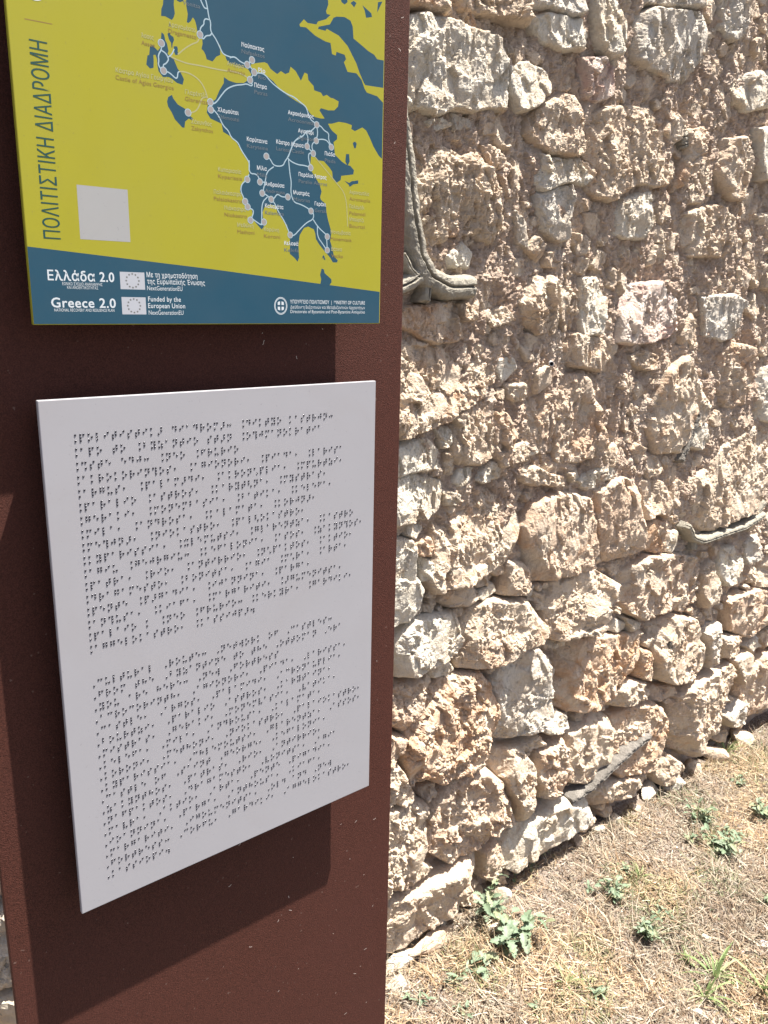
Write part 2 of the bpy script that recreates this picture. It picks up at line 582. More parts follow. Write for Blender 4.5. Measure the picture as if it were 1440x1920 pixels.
def stone_arrays(poly, seed, prom, res, rough, smoothf=0.0, tilt=None, back=.055, grow=.0065):
    P = np.array(poly, float)
    lo = P.min(0) - .008; hi = P.max(0) + .008
    xs = np.arange(lo[0], hi[0] + res, res); zs = np.arange(lo[1], hi[1] + res, res)
    X, Z = np.meshgrid(xs, zs)
    wx = X + .0035 * fbm(X * 28, Z * 28, 71, 3); wz = Z + .0035 * fbm(X * 28, Z * 28, 72, 3)
    d = poly_sdf(wx, wz, P) + grow
    gz_, gx_ = np.gradient(d, res)
    gl = np.maximum(gx_ * gx_ + gz_ * gz_, .3)
    sn = d < .55 * res
    size = math.sqrt(max(1e-6, abs(poly_area(P))))
    inr = max(d.max(), .004)
    e = min(.0115, .38 * inr)
    t = np.where(sn, 0, np.clip(d / e, 0, 1))
    prof = np.clip(1 - (1 - t) ** 2.6, 0, 1) ** .8
    c = P.mean(0)
    r_ = np.random.default_rng(seed)
    g0 = tilt if tilt is not None else (r_.uniform(-.16, .16), r_.uniform(-.22, .10))
    H_ = prom + g0[0] * (X - c[0]) + g0[1] * (Z - c[1])
    # big flat breaks
    k = 6
    for i in range(k):
        a = r_.uniform(0, 2 * np.pi); s_ = r_.uniform(.25, 1.1); off = r_.uniform(.26, .52) * size
        pl = prom + .010 - s_ * ((X - c[0]) * np.cos(a) + (Z - c[1]) * np.sin(a) - off)
        H_ = np.minimum(H_, pl)
    # chips at several scales (metres)
    ux = X + .010 * fbm(X * 22, Z * 22, seed % 97, 3); uz = Z + .010 * fbm(X * 22, Z * 22, seed % 89 + 200, 3)
    hiw = c[1] > .85
    ang = r_.uniform(-.22, .22) if hiw else r_.uniform(-.6, .6); ca, sa = math.cos(ang), math.sin(ang)
    rx, rz = ux * ca - uz * sa, (ux * sa + uz * ca) * (r_.uniform(.42, .60) if hiw else r_.uniform(.62, .95))
    rx = rx * (1.1 if hiw else 1.0)
    A = facets(rx / .036, rz / .036, seed % 1000, .62, .20) * .036 * .58
    B = facets(rx / .0135, rz / .0135, seed % 1000 + 40, .80, .26) * .0135 * .52
    f1, f2, *_ = worley(rx / .0105, rz / .0105, seed % 1000 + 80)
    C = (np.clip(f1, 0, 1) ** 2 - .25) * .0046
    B2 = facets(ux / .0085, rz / .0085, seed % 1000 + 60, 1.1, .38) * .0085 * .55
    f1b, *_ = worley(ux / .0058, uz / .0058, seed % 1000 + 120)
    D = (np.clip(f1b, 0, 1) - .45) * .0030
    E_ = .0105 * fbm(X * 13, Z * 13, seed % 300, 3)
    mask = sstep(-.02, .30, fbm(X * 13, Z * 13, seed % 500 + 7, 3) + (rough - .86) + .16)
    mask = mask * (1 - smoothf)
    det = A + E_ + (B + C + B2) * (0.16 + .88 * mask) + D * (0.3 + .8 * mask)
    Hh = -back + (back + H_) * prof + det * rough * np.clip(t * 1.6, 0, 1)
    # sideways jitter gives undercuts
    jx = .0016 * vnoise(X * 210, Z * 210, 5) * t; jz = .0016 * vnoise(X * 210, Z * 210, 6) * t
    V = np.stack([X + jx, YW - Hh, Z + jz], -1)
    sx_ = np.where(sn, -gx_ / gl * d, 0); sz_ = np.where(sn, -gz_ / gl * d, 0)
    V[..., 0] += np.clip(sx_, -res, res); V[..., 2] += np.clip(sz_, -res, res)
    keep = d > -.75 * res
    i = np.arange(X.size).reshape(X.shape)
    q = keep[:-1, :-1] & keep[:-1, 1:] & keep[1:, 1:] & keep[1:, :-1]
    F = np.stack([i[:-1, :-1], i[:-1, 1:], i[1:, 1:], i[1:, :-1]], -1)[q]
    if len(F) == 0:
        return None
    used = np.unique(F)
    mp = np.full(X.size, -1, np.int64); mp[used] = np.arange(len(used))
    return V.reshape(-1, 3)[used], mp[F]


def poly_area(P):
    x, y = P[:, 0], P[:, 1]
    return .5 * np.sum(x * np.roll(y, -1) - y * np.roll(x, -1))


STONES = []                   # (poly, centre)


def add_stone(poly, key, seed, prom, res, rough, smoothf=0.0, tilt=None, back=.055):
    r = stone_arrays(poly, seed, prom, res, rough, smoothf, tilt, back)
    if r is None:
        return
    V, F = r
    P = np.array(poly); c = P.mean(0)
    o_ = np.array([c[0], YW, c[1]])
    W = np.array([1.5, 1.2, 0])
    me = mesh_np('stone', V - o_, F)
    o = link('stone', me, MS[key], wall)
    o.location = o_ - W
    STONES.append((P, c))


traced = []
for k, line in enumerate(TR.strip().split('\n')):
    key, pts = line.split('|')
    poly = []
    for t_ in pts.split():
        x, y = map(float, t_.split(','))
        p = on_y(x, y, YW - .018)
        poly.append((p[0], p[2]))
    c = np.array(poly).mean(0)
    dist = math.sqrt(c[0] ** 2 + YW ** 2 + (c[1] - H) ** 2)
    res = max(.0020, .00145 * dist)
    r_ = random.Random(k * 31 + 5)
    size = math.sqrt(abs(poly_area(np.array(poly))))
    low = c[1] < .95
    prom = r_.uniform(.004, .022) if size > .07 else r_.uniform(-.012, .004)
    if not low:
        prom = r_.uniform(.003, .014) if size > .06 else r_.uniform(-.006, .005)
    if c[1] < .42:
        prom += .008
    rough = {'w': .80, 'g': .85, 'c': 1.0, 't': 1.0, 'o': 1.0, 'p': .9}[key] * r_.uniform(.85, 1.1)
    smoothf = r_.choice([0, 0, 0, .3, .55])
    if not low:
        rough *= 1.12
    if c[1] < .10:
        poly = [(a, max(b, -.03)) for a, b in poly]
    add_stone(poly, key, 1000 + k * 77, prom, res, rough, smoothf)
    traced.append((np.array(poly), c))

# courses of stones where the photograph's frame or the sign hides the wall
bounds = [(p[:, 0].min(), p[:, 0].max(), p[:, 1].min(), p[:, 1].max(), p) for p, _ in traced]


def free(poly, margin):
    P = np.array(poly); c = P.mean(0)
    pts = np.vstack([P * .8 + c * .2, c[None]])
    for x0, x1, z0, z1, q in bounds:
        if pts[:, 0].max() < x0 - margin or pts[:, 0].min() > x1 + margin or pts[:, 1].max() < z0 - margin or pts[:, 1].min() > z1 + margin:
            continue
        if (poly_sdf(pts[:, 0], pts[:, 1], q) > -margin).any():
            return False
        cc = q.mean(0)[None]
        if (poly_sdf(cc[:, 0], cc[:, 1], P) > 0).any():
            return False
    return True


r_ = random.Random(99)
z = -.02
n_auto = 0
while z < 2.25:
    hh = r_.uniform(.15, .23)
    x = -1.25 + r_.uniform(0, .15)
    while x < 4.3:
        ww = r_.uniform(.22, .42)
        def jj(a=.016): return r_.uniform(-a, a)
        poly = [(x + .008, z + .008 + jj(.006)), (x + ww * .5, z + .004 + jj(.008)), (x + ww - .008, z + .008 + jj(.006)),
                (x + ww - .004 + jj(.005), z + hh * .5), (x + ww - .012, z + hh - .010 + jj(.008)), (x + ww * .5 + jj(.04), z + hh - .004 + jj(.006)),
                (x + .012, z + hh - .010 + jj(.008)), (x + .004 + jj(.006), z + hh * .5)]
        vis = (.85 < x + ww / 2 < 2.8 and z < 2.15)
        if free(poly, .004):
            near = -.05 < x < .5 and .2 < z < .95
            add_stone(poly, r_.choice('cctwg'), 5000 + n_auto * 13, r_.uniform(.0, .02), .005 if near else .0095, 1.0)
            n_auto += 1
        x += ww
    z += hh

# smaller stones between the courses, where the wall runs on behind the sign
n_mid = 0
for tr_ in range(5000):
    if n_mid >= 70: break
    cx_, cz_ = (r_.uniform(-.6, .93), r_.uniform(.05, 2.15)) if r_.random() < .8 else (r_.uniform(2.5, 3.2), r_.uniform(.1, 2.1))
    rad = r_.uniform(.035, .085) if tr_ < 2500 else r_.uniform(.02, .045)
    if any(x0 - rad < cx_ < x1 + rad and z0 - rad < cz_ < z1 + rad and poly_sdf(np.array([cx_]), np.array([cz_]), q)[0] > -rad * .85
           for x0, x1, z0, z1, q in bounds + [(p[:, 0].min(), p[:, 0].max(), p[:, 1].min(), p[:, 1].max(), p) for p, _ in STONES[len(traced):]]):
        continue
    n = r_.choice([5, 6, 7]); a0 = r_.uniform(0, 3)
    poly = [(cx_ + rad * r_.uniform(.8, 1.15) * math.cos(a0 + i * 6.283 / n) * 1.1, cz_ + rad * r_.uniform(.7, 1.05) * math.sin(a0 + i * 6.283 / n)) for i in range(n)]
    add_stone(poly, r_.choice('cctgw'), 7000 + n_mid * 11, r_.uniform(-.008, .008), .0075, .9)
    n_mid += 1

# small pinning stones in the gaps that are seen
cand = []
n_pin = 0
allst = list(traced)
tries = 0
PIN_V, PIN_F, PIN_N = [], [], 0
while n_pin < 330 and tries < 26000:
    tries += 1
    px, py = r_.uniform(745, 1470), r_.uniform(-10, 1800)
    if py > 1800 - (px - 740) * .66:
        continue
    p = on_y(px, py, YW - .01); cx_, cz_ = p[0], p[2]
    rad = r_.uniform(.022, .052) if tries < 5000 else r_.uniform(.008, .024)
    if py > 1000: rad *= .7
    ok = True
    for x0, x1, z0, z1, q in bounds:
        if cx_ < x0 - rad or cx_ > x1 + rad or cz_ < z0 - rad or cz_ > z1 + rad:
            continue
        if poly_sdf(np.array([cx_]), np.array([cz_]), q)[0] > -rad * .78:
            ok = False; break
    if not ok:
        continue
    asp = r_.uniform(.55, 1.0); a0 = r_.uniform(0, 3)
    n = r_.choice([4, 5, 5, 6])
    poly = []
    for i in range(n):
        a = a0 + i * 2 * math.pi / n + r_.uniform(-.4, .4); rr = rad * r_.uniform(.62, 1.2)
        poly.append((cx_ + rr * math.cos(a) * 1.15, cz_ + rr * math.sin(a) * asp))
    dist = math.sqrt(cx_ ** 2 + YW ** 2 + (cz_ - H) ** 2)
    if py < 950: poly = [(a, cz_ + (b - cz_) * 1.35) for a, b in poly]
    pr_ = r_.uniform(-.014, .002) if rad > .02 else r_.uniform(-.020, -.006)
    if len(STONES) < 296 and (rad > .014 or n_pin < 120):
        add_stone(poly, r_.choice('cwcgtc'), 9000 + n_pin * 7, pr_, max(.0019, .00135 * dist), .85, back=.045)
    else:
        a_ = stone_arrays(poly, 9000 + n_pin * 7, pr_, max(.0021, .00145 * dist), .85, back=.045)
        if a_ is not None:
            PIN_V.append(a_[0]); PIN_F.append(a_[1] + PIN_N); PIN_N += len(a_[0])
    P = np.array(poly)
    bounds.append((P[:, 0].min(), P[:, 0].max(), P[:, 1].min(), P[:, 1].max(), P))
    n_pin += 1

if PIN_V:
    o = link('small_rubble', mesh_np('small_rubble', np.vstack(PIN_V) - np.array([1.5, 1.2, 0]), np.vstack(PIN_F)), MS['c'], wall)
    o['kind'] = 'stuff'
# mortar: proud and crumbly high up, washed out of the joints lower down
mx = ncoord(-1.4, 4.5, .92, 2.55, .0034, .03)
mz = ncoord(-.06, 2.3, .05, 2.12, .0031, .03)


def mfn(X, Z):
    f = fbm(X * 6, Z * 6, 410, 3)
    hi_ = sstep(.62, 1.05, Z + .22 * f + .30 * np.clip(X - 1.5, -.5, 1))
    base = -.043 + .032 * hi_
    h_ = base + (.010 + .008 * hi_) * fbm(X * 15, Z * 9, 411, 3) + .009 * fbm(X * 42, Z * 30, 412, 3)
    f1, *_ = worley(X * 110, Z * 110, 413)
    f1b, *_ = worley(X * 210, Z * 210, 414)
    inw = sstep(.80, .93, X) * (1 - sstep(2.54, 2.64, X)) * sstep(-.02, .06, Z) * (1 - sstep(2.11, 2.18, Z))
    h_ = base + (h_ - base) * (.35 + .65 * inw)
    h_ = h_ + ((.45 - np.clip(f1, 0, 1)) * .0060 + (.45 - np.clip(f1b, 0, 1)) * .0050) * inw
    A = -facets(X / .022, Z / .030, 415, .8, .30) * .022 * .42 * inw
    return np.stack([X + .002 * vnoise(X * 150, Z * 150, 8), YW - h_ - A, Z], -1)


mome = grid_mesh('mortar', mx, mz, mfn)
mome.polygons.foreach_set('use_smooth', np.zeros(len(mome.polygons), bool))
mo = link('mortar', mome, MORTAR, wall)
mo.location = (-1.5, -1.2, 0)
mo['kind'] = 'stuff'
# body of the wall behind the facing
vv = [(x, y, z) for x in (-1.4, 4.5) for y in (YW + .075, 1.75) for z in (-.1, 2.3)]
ff = [(0, 1, 3, 2), (4, 6, 7, 5), (0, 4, 5, 1), (2, 3, 7, 6), (1, 5, 7, 3), (0, 2, 6, 4)]
co = link('wall_core', mesh_np('wall_core', np.array(vv) - np.array([1.5, 1.2, 0]), ff), MORTAR, wall)


# raised cement ribbons with a tooled groove
def ribbon(name, pts, wpx, prom, seed, groove=True, mat=None, label=None):
    mat = mat or CEMENT
    P = [on_y(x, y, YW - prom) for x, y in pts]
    P = np.array([(p[0], p[2]) for p in P])
    seg = np.r_[0, np.cumsum(np.hypot(*np.diff(P, axis=0).T))]
    L = seg[-1]
    n = max(6, int(L / .0035))
    s = np.linspace(0, L, n)
    cx_ = np.interp(s, seg, P[:, 0]); cz_ = np.interp(s, seg, P[:, 1])
    # soften the corners
    for _ in range(6):
        cx_[1:-1] = (cx_[:-2] + cx_[1:-1] * 2 + cx_[2:]) / 4
        cz_[1:-1] = (cz_[:-2] + cz_[1:-1] * 2 + cz_[2:]) / 4
    tx = np.gradient(cx_); tz = np.gradient(cz_); l_ = np.hypot(tx, tz); tx /= l_; tz /= l_
    m = 35
    u = np.linspace(-1, 1, m)
    wid = wpx * (1 + .22 * fbm(s * 26, s * 0 + seed, 3, 3))
    # rounded strip, falling away behind; groove in the middle
    prof = np.sqrt(np.clip(1 - np.abs(u) ** 7, 0, 1)) * (1 - .10 * u ** 2)
    gr = np.exp(-((u - .05) / .085) ** 2) * (.0085 if groove else 0)
    S, U = np.meshgrid(s, u, indexing='ij')
    X = cx_[:, None] + (-tz)[:, None] * U * wid[:, None]
    Z = cz_[:, None] + tx[:, None] * U * wid[:, None]
    ends = np.minimum(1, np.minimum(s, L - s) / .008)[:, None]
    Hh = -.04 + (.04 + prom) * prof[None] * np.sqrt(np.clip(1 - (1 - ends) ** 2, 0, 1)) - gr[None]
    Hh = Hh + (.0022 if mat is CEMENT else .0040) * fbm(X * 70, Z * 70, seed, 3) + (.0010 if mat is CEMENT else .0026) * vnoise(X * 260, Z * 260, seed + 1)
    X = X + .002 * vnoise(S * 60, U * 2, seed + 4)
    V = np.stack([X, YW - Hh, Z], -1).reshape(-1, 3) - np.array([1.5, 1.2, 0])
    i = np.arange(n * m).reshape(n, m)
    F = np.stack([i[:-1, :-1], i[:-1, 1:], i[1:, 1:], i[1:, :-1]], -1).reshape(-1, 4)
    o = link(name, mesh_np(name, V, F), mat, wall)
    if label: o['label'] = label
    return o


ribbon('cement_joint', [(752, 190), (768, 300), (778, 400), (792, 480), (812, 520), (850, 540), (900, 538)], .025, .030, 3,
       label='grey grooved cement ribbon turning the corner beside the steel panel')
ribbon('cement_joint', [(690, 560), (740, 545), (775, 530), (800, 510)], .018, .027, 4)
ribbon('cement_joint', [(808, 520), (806, 545), (803, 572)], .014, .024, 5)
ribbon('cement_joint', [(756, 470), (775, 510), (800, 530)], .010, .026, 6)
ribbon('cement_joint', [(1440, 965), (1400, 990), (1360, 1003), (1325, 1016), (1305, 1010), (1295, 985)], .013, .028, 7,
       label='grey cement ribbon bending upward near the right edge')
ribbon('cement_joint', [(1308, 1012), (1305, 1035)], .012, .018, 8)
ribbon('cement_joint', [(1440, 940), (1425, 960), (1410, 975)], .012, .016, 9)
ribbon('cement_joint', [(1318, 772), (1305, 805), (1290, 845), (1280, 870)], .012, .014, 10, mat=WEATHERED)
ribbon('cement_joint', [(1283, 258), (1307, 250)], .014, .006, 11)
ribbon('cement_joint', [(1283, 273), (1305, 266)], .010, .006, 12)
ribbon('cement_joint', [(1262, 1200), (1258, 1235), (1250, 1262)], .013, .022, 13, mat=WEATHERED)
ribbon('cement_joint', [(1226, 1380), (1200, 1400), (1160, 1436), (1115, 1478), (1072, 1508)], .0135, .030, 14, mat=WEATHERED,
       label='long weathered grey ribbon slanting low across the wall like a split plank')

# small plastic pipe end in the mortar
p = on_y(1034, 682, YW - .016)
vs, fs = [], []
n = 20
for (r1, y) in ((.0052, .02), (.0052, -.004), (.0038, -.004), (.0038, .02)):
    for i in range(n):
        a = 2 * math.pi * i / n
        vs.append((r1 * math.cos(a), y, r1 * math.sin(a)))
for k in range(3):
    for i in range(n):
        j = (i + 1) % n
        fs.append((k * n + i, k * n + j, (k + 1) * n + j, (k + 1) * n + i))
pe = link('pipe_end', mesh_np('pipe_end', vs, fs), plain('grey_plastic', (.5, .5, .5), .5), wall)
pe.location = p - np.array([1.5, 1.2, 0])
pe.rotation_euler = (0, 0, math.radians(-46))
bore_disc = link('pipe_bore', mesh_np('pipe_bore', [(.0038 * math.cos(2 * math.pi * i / n), .002, .0038 * math.sin(2 * math.pi * i / n)) for i in range(n)],
                                [tuple(range(n))], k=n), plain('bore_dark', (.01, .01, .01), .7), pe)  # black disc stands in for the darkness inside the open pipe

# ------------------------------------------------------------------ sign
S = .5824
YB = S                        # front face of both boards
YP = S * 1.0427               # front face of the steel panel
sign = empty('information_sign', (.3205, YP + .003, 0))
tag(sign, 'tall brown textured steel sign panel carrying a map board above a white braille board', 'sign')
SO = np.array([.3205, YP + .003, 0])


def box(name, x0, x1, y0, y1, z0, z1, mat, parent, bev=0.0, off=None):
    off = SO if off is None else off
    V = np.array([(x, y, z) for x in (x0, x1) for y in (y0, y1) for z in (z0, z1)]) - off
    F = [(0, 1, 3, 2), (4, 6, 7, 5), (0, 4, 5, 1), (2, 3, 7, 6), (1, 5, 7, 3), (0, 2, 6, 4)]
    o = link(name, mesh_np(name, V, F), mat, parent)
    if bev:
        b = o.modifiers.new('bevel', 'BEVEL'); b.width = bev; b.segments = 2
    return o


box('steel_panel', .1989 * YP, .8568 * YP, YP, YP + .006, -.05, H + .48, STEEL, sign, .0008)
RAIL = plain('black_rail', (.02, .015, .014), .7)
mr = []  # unseen rail added below the board gap, slanted to block sunlight there
for zz in (H - .135, H - .079):
    for (xx, yy) in ((.1738, YB + .0045), (.463, YB + .0045), (.463, YP - .0005), (.1800, YP - .0005)):
        mr.append((xx, yy, zz))
link('unseen_rail', mesh_np('unseen_rail', np.array(mr) - SO, [(0, 3, 2, 1), (4, 5, 6, 7), (0, 1, 5, 4), (1, 2, 6, 5), (2, 3, 7, 6), (3, 0, 4, 7)]), RAIL, sign)
box('unseen_rail', .180, .460, YB + .0045, YP - .0005, H - .44, H - .40, RAIL, sign)
box('unseen_rail', .180, .465, YB + .0045, YP - .0005, H + .10, H + .15, RAIL, sign)
WHITE = print_mat('white_acrylic', (.345, .335, .348), .5)
EDGE = plain('board_edge', (.36, .31, .40), .5)
GREENY = print_mat('olive_yellow_print', (.325, .298, .020), .5)
BLUE = print_mat('petrol_blue_print', (.0145, .064, .102), .5)
bx0, bx1, bz0, bz1 = .2955 * S, .8056 * S, H - .8392 * S, H - .1236 * S
br = box('braille_board', bx0, bx1, YB, YB + .004, bz0, bz1, WHITE, sign, .0006)
br['label'] = 'white board covered with lines of raised braille'
mx0, mx1, mz0, mz1 = .2985 * S, .8112 * S, H - .0368 * S, H + .383
mb = box('map_board', mx0, mx1, YB, YB + .004, mz0, mz1, GREENY, sign, .0006)
mb['label'] = 'olive yellow and petrol blue map board with routes across Greece'

# braille -------------------------------------------------------------
D = {'a': '1', 'b': '12', 'c': '14', 'd': '145', 'e': '15', 'f': '124', 'g': '1245', 'h': '125', 'i': '24', 'j': '245', 'k': '13', 'l': '123',
     'm': '134', 'n': '1345', 'o': '135', 'p': '1234', 'q': '12345', 'r': '1235', 's': '234', 't': '2345', 'u': '136', 'v': '1236', 'w': '2456',
     'x': '1346', 'y': '13456', 'z': '1356', ',': '2', ':': '25', '.': '256', '^': '46', '_': '6', '&': '12346',
     'H': '345', 'W': '245', 'O': '136', 'E': '146', 'T': '1456', 'A': '126', 'V': '16', '-': '36', 'Z': '1256'}
GR = ["^politistikH diadromH: ^diktyo kastrWn:", "^apo to ^byzantio stHn ^oTWmanokratia", "^EsteW edW: ^neo ^frOrio".replace('EsteW', 'Este'),
      "^akrokorinTos, ^agionori, ^piada, ^larisa", "^argOs, ^palamHdi, ^akronVplia, ^mpOrtzi,", "^paralio ^astros, ^karytAna, ^mystras,",
      "^geraki, ^monembasia, ^batika, ^kelefa,", "^mila, ^androsa, ^kalamata, ^korWnH,", "^meTWnH, ^niokastro, ^palAokastro,",
      "^kyparissia, ^xlemOtsi, ^glarentza, ^kastro", "^agiO ^geWrgiO: ^kefalonia, ^asos, ^zakynTos,", "^patra, ^rio, ^antirrio, ^nVpaktos, ^aktio,",
      "^dragamesto, ^bonitsa, ^agia ^mVra, ^arta,", "^pente ^pHgadia, ^iWannina, ^parga,", "^anTOsa, ^kiafa, ^margariti, ^HgOmenitsa,",
      "^palaio k ^neo ^frOrio: ^kerkyra, ^gardiki,", "^aggelokastro, ^kassiWpH."]
EN = ["_cultural _route: _network of _castles:", "_from the _byzantine to the _ottoman _era", "_you are here: _new _fortress",
      "_acrocorinth, _agionori, _piada, _larissa,", "_castle, _argos, _palamidi, _acronauplia,", "_bourtzi, _paralio _astros, _karytaina,",
      "_mistras, _geraki, _monemvasia, _vatika,", "_kelefa, _mila, _androusa, _kalamata,", "_koroni, _methoni, _niokastro, _palaiokastro,",
      "_kyparissia, _chlemoutsi, _glarentza, _assos,", "_castle of _saint _george, _kefalonia,", "_zakynthos, _patras, _rio, _antirrio,",
      "_nafpaktos, _dragamesto, _vonitsa, _agia", "_mavra, _aktio, _arta, _pente _pigadia,", "_ioannina, _parga, _anthousa, _kiafa,",
      "_margariti, _igoumenitsa, _old and _new", "_fortress: _corfu, _gardiki, _aggelokastro,", "_kassiopi."]
dots = []


def braille(lines, ztop):
    for li, t in enumerate(lines):
        zt = ztop - li * .01013
        for ci, ch in enumerate(t):
            for q in D.get(ch, ''):
                q = int(q) - 1
                dots.append((.1936 + ci * .0059 + (q // 3) * .0022, zt - (q % 3) * .0022))


braille(GR, H - .0979)
braille(EN, H - .2885)
dots = np.array(dots)
hv, hf = [], []
seg, rings = 8, ((1.0, 0.0), (.93, .35), (.72, .70), (.38, .93))
for rr, hh in rings:
    for i in range(seg):
        a = 2 * math.pi * i / seg
        hv.append((rr * math.cos(a), -hh, rr * math.sin(a)))
hv.append((0, -1, 0)); hv = np.array(hv)
tri = []
for k in range(3):
    for i in range(seg):
        j = (i + 1) % seg
        tri += [(k * seg + i, k * seg + j, (k + 1) * seg + j), (k * seg + i, (k + 1) * seg + j, (k + 1) * seg + i)]
for i in range(seg):
    tri.append((3 * seg + i, 3 * seg + (i + 1) % seg, 4 * seg))
tri = np.array(tri)[:, ::-1]
nd_ = len(dots); RD = .00084
V = hv[None] * np.array([RD, RD * .52, RD])[None, None] + np.stack([dots[:, 0], np.full(nd_, YB - .00002), dots[:, 1]], -1)[:, None]
F = tri[None] + (np.arange(nd_) * len(hv))[:, None, None]
bd = link('braille_dots', mesh_np('braille_dots', V.reshape(-1, 3) - SO, F.reshape(-1, 3), smooth=True, k=3),
          plain('dark_steel_bead', (.022, .020, .028), .2, .2, .7), br)
bd['kind'] = 'stuff'

# map print -----------------------------------------------------------
LAY = .00001
LC = [0]


def bp(x, y):
    r = ray(x, y); p = r * YB / r[1]
    return (p[0], p[2] + H)


def clipb(P):
    return [(min(max(x, mx0 + .0004), mx1 - .0008), min(max(z, mz0 + .0006), mz1 - .0008)) for x, z in P]


from mathutils.geometry import tessellate_polygon


def flat_poly(name, P, level, mat, parent=mb):
    P = clipb(P)
    LC[0] += 1
    y = YB - LAY * (level + (LC[0] % 24) * .035)
    Q = []
    for q in P:
        if not Q or math.hypot(q[0] - Q[-1][0], q[1] - Q[-1][1]) > 1e-5:
            Q.append(q)
    vs = [Vector((x, 0, z)) for x, z in Q]
    t = tessellate_polygon([vs])
    V = np.array([(x, y, z) for x, z in Q]) - SO
    F = []
    for a, b, c in t:
        n = (Q[b][0] - Q[a][0]) * (Q[c][1] - Q[a][1]) - (Q[b][1] - Q[a][1]) * (Q[c][0] - Q[a][0])
        F.append((a, b, c) if n > 0 else (a, c, b))
    return link(name, mesh_np(name, V, F, k=3), mat, parent)


def cv(sx, ox, oy):
    return lambda s_: [bp(ox + float(a.split(',')[0]) / sx, oy + float(a.split(',')[1]) / sx) for a in s_.split()]


c1 = cv(3.6, 0, 0); c2 = cv(3.6, 360, 0); c3 = cv(3.7895, 380, 240); c5 = cv(3.6, 360, 440); c6 = cv(7.2, 250, 0); c0 = cv(1, 0, 0)
main = (c6('560,-1500 640,-900 690,-400 712,-30 715,80 735,190 722,300 745,310 775,285 803,235 830,270 850,340 860,400 880,470 930,520 935,590 920,660 950,690 975,740 990,800 1070,830 1120,765 1175,740 1165,590 1190,690 1240,745 1255,800 1290,850') +
        c2('330,450 375,462 400,500 392,530 350,560 300,560 250,545 215,520 215,560 185,610 160,670 130,690 105,715 100,760 125,800 200,835 210,890 260,920 300,960 340,1030 380,1090') +
        c3('330,240 330,330 300,370 270,410 265,450 280,480 300,540 320,560 350,580 355,610 340,640 370,665 400,700 420,722 435,700 430,640 425,600 440,560 480,545 520,550 530,600 545,615 560,640 600,690 605,730 620,790 620,895 650,920 675,950 685,920 680,830 690,760 720,710 750,700 790,720 800,750 805,790 830,830 870,880 905,920 925,955 955,955 960,940 940,920 930,900 920,850 905,800 915,740 890,650 880,600 875,540 840,510 835,490 845,450 830,400 800,350 775,310 765,260 770,200 790,195 820,230 860,235 900,280 920,310 925,360 950,390 980,370 985,340 1070,330 1075,300 1050,270 1020,260 990,240 940,190 935,140 930,100 955,80 955,50 920,20') +
        c2('930,860 918,835 945,835 990,822 1040,830 1080,845 1075,870 1100,885 1150,860 1175,880 1200,930 1225,990 1260,1050 1300,1075 1340,1000 1340,-700'))
flat_poly('land_print', main, 1, BLUE)
flat_poly('land_print', c6('405,-30 400,60 378,120 375,215 430,220 520,270 545,235 560,180 545,60 550,-30'), 1, BLUE)
flat_poly('land_print', c6('570,-30 590,10 630,30 670,15 690,-30'), 1, BLUE)
flat_poly('land_print', c6('380,435 415,465 430,540 455,590 475,690 462,725 510,780 545,800 600,930 640,980 683,1070 665,1145 590,1120 530,1070 480,1040 400,1040 340,960 325,880 320,800 300,740 270,740 275,830 272,915 225,925 175,870 190,750 215,740 225,620 260,610 330,685 365,640 370,560'), 1, BLUE)
flat_poly('land_print', c6('460,455 490,440 500,470 540,500 550,540 530,590 525,650 515,640 510,580 480,530'), 1, BLUE)
flat_poly('land_print', c6('545,625 590,625 600,660 598,700 620,735 570,745 550,700'), 1, BLUE)
flat_poly('land_print', c6('520,1280 540,1330 600,1410 700,1470 770,1570 810,1600 790,1625 750,1600 700,1640 690,1725 660,1720 560,1610 520,1520 470,1440 455,1370 470,1310'), 1, BLUE)
flat_poly('sea_print', c2('400,432 440,425 490,420 510,430 530,465 575,500 600,480 630,500 655,490 665,450 700,480 735,545 760,490 780,500 785,540 820,580 825,610 870,625 885,650 910,640 935,660 955,665 990,685 985,720 960,745 920,745 870,730 860,745 895,800 870,800 830,790 800,770 780,740 750,710 700,680 640,640 590,600 550,550 500,510 440,490 418,470 395,450'), 2, GREENY)
flat_poly('sea_print', c2('1010,-700 960,-420 980,-200 915,-30 920,30 905,75 910,95 935,100 905,130 850,145 840,165 780,155 755,130 725,165 730,180 770,185 830,240 900,280 935,290 945,365 970,375 975,350 1030,370 1040,400 1025,420 1050,485 1110,495 1145,540 1165,600 1180,625 1250,650 1320,700 1320,600 1170,575 1160,560 1130,490 1110,430 1070,350 1050,310 990,240 910,195 900,208 850,195 855,180 930,165 955,120 975,112 1030,115 1070,140 1085,180 1090,260 1150,310 1190,345 1230,370 1250,400 1320,415 1340,200 1340,-700'), 2, GREENY)
for s_ in ('995,-30 1010,15 1030,30 1050,15 1045,-30', '1070,20 1090,5 1110,20 1095,50', '1150,35 1210,90 1215,115 1175,120 1165,70', '1255,15 1285,10 1250,85',
           '1085,965 1100,955 1112,970 1105,1000 1095,1000', '1040,1040 1060,1040 1064,1090 1050,1120 1035,1090'):
    flat_poly('islet_print', c2(s_), 3, BLUE)
flat_poly('islet_print', c3('1008,375 1040,390 1060,378 1105,372 1105,395 1070,400 1045,418 1035,400'), 3, BLUE)
flat_poly('islet_print', c3('845,935 855,905 862,905 872,938 862,935 855,918'), 3, BLUE)
flat_poly('islet_print', c5('865,340 872,300 865,270 875,228 890,235 895,260 940,300 942,320 925,345'), 3, BLUE)
flat_poly('band_print', c0('40,461 50,462 400,505 722,547.5 730,620 40,625'), 1, BLUE)

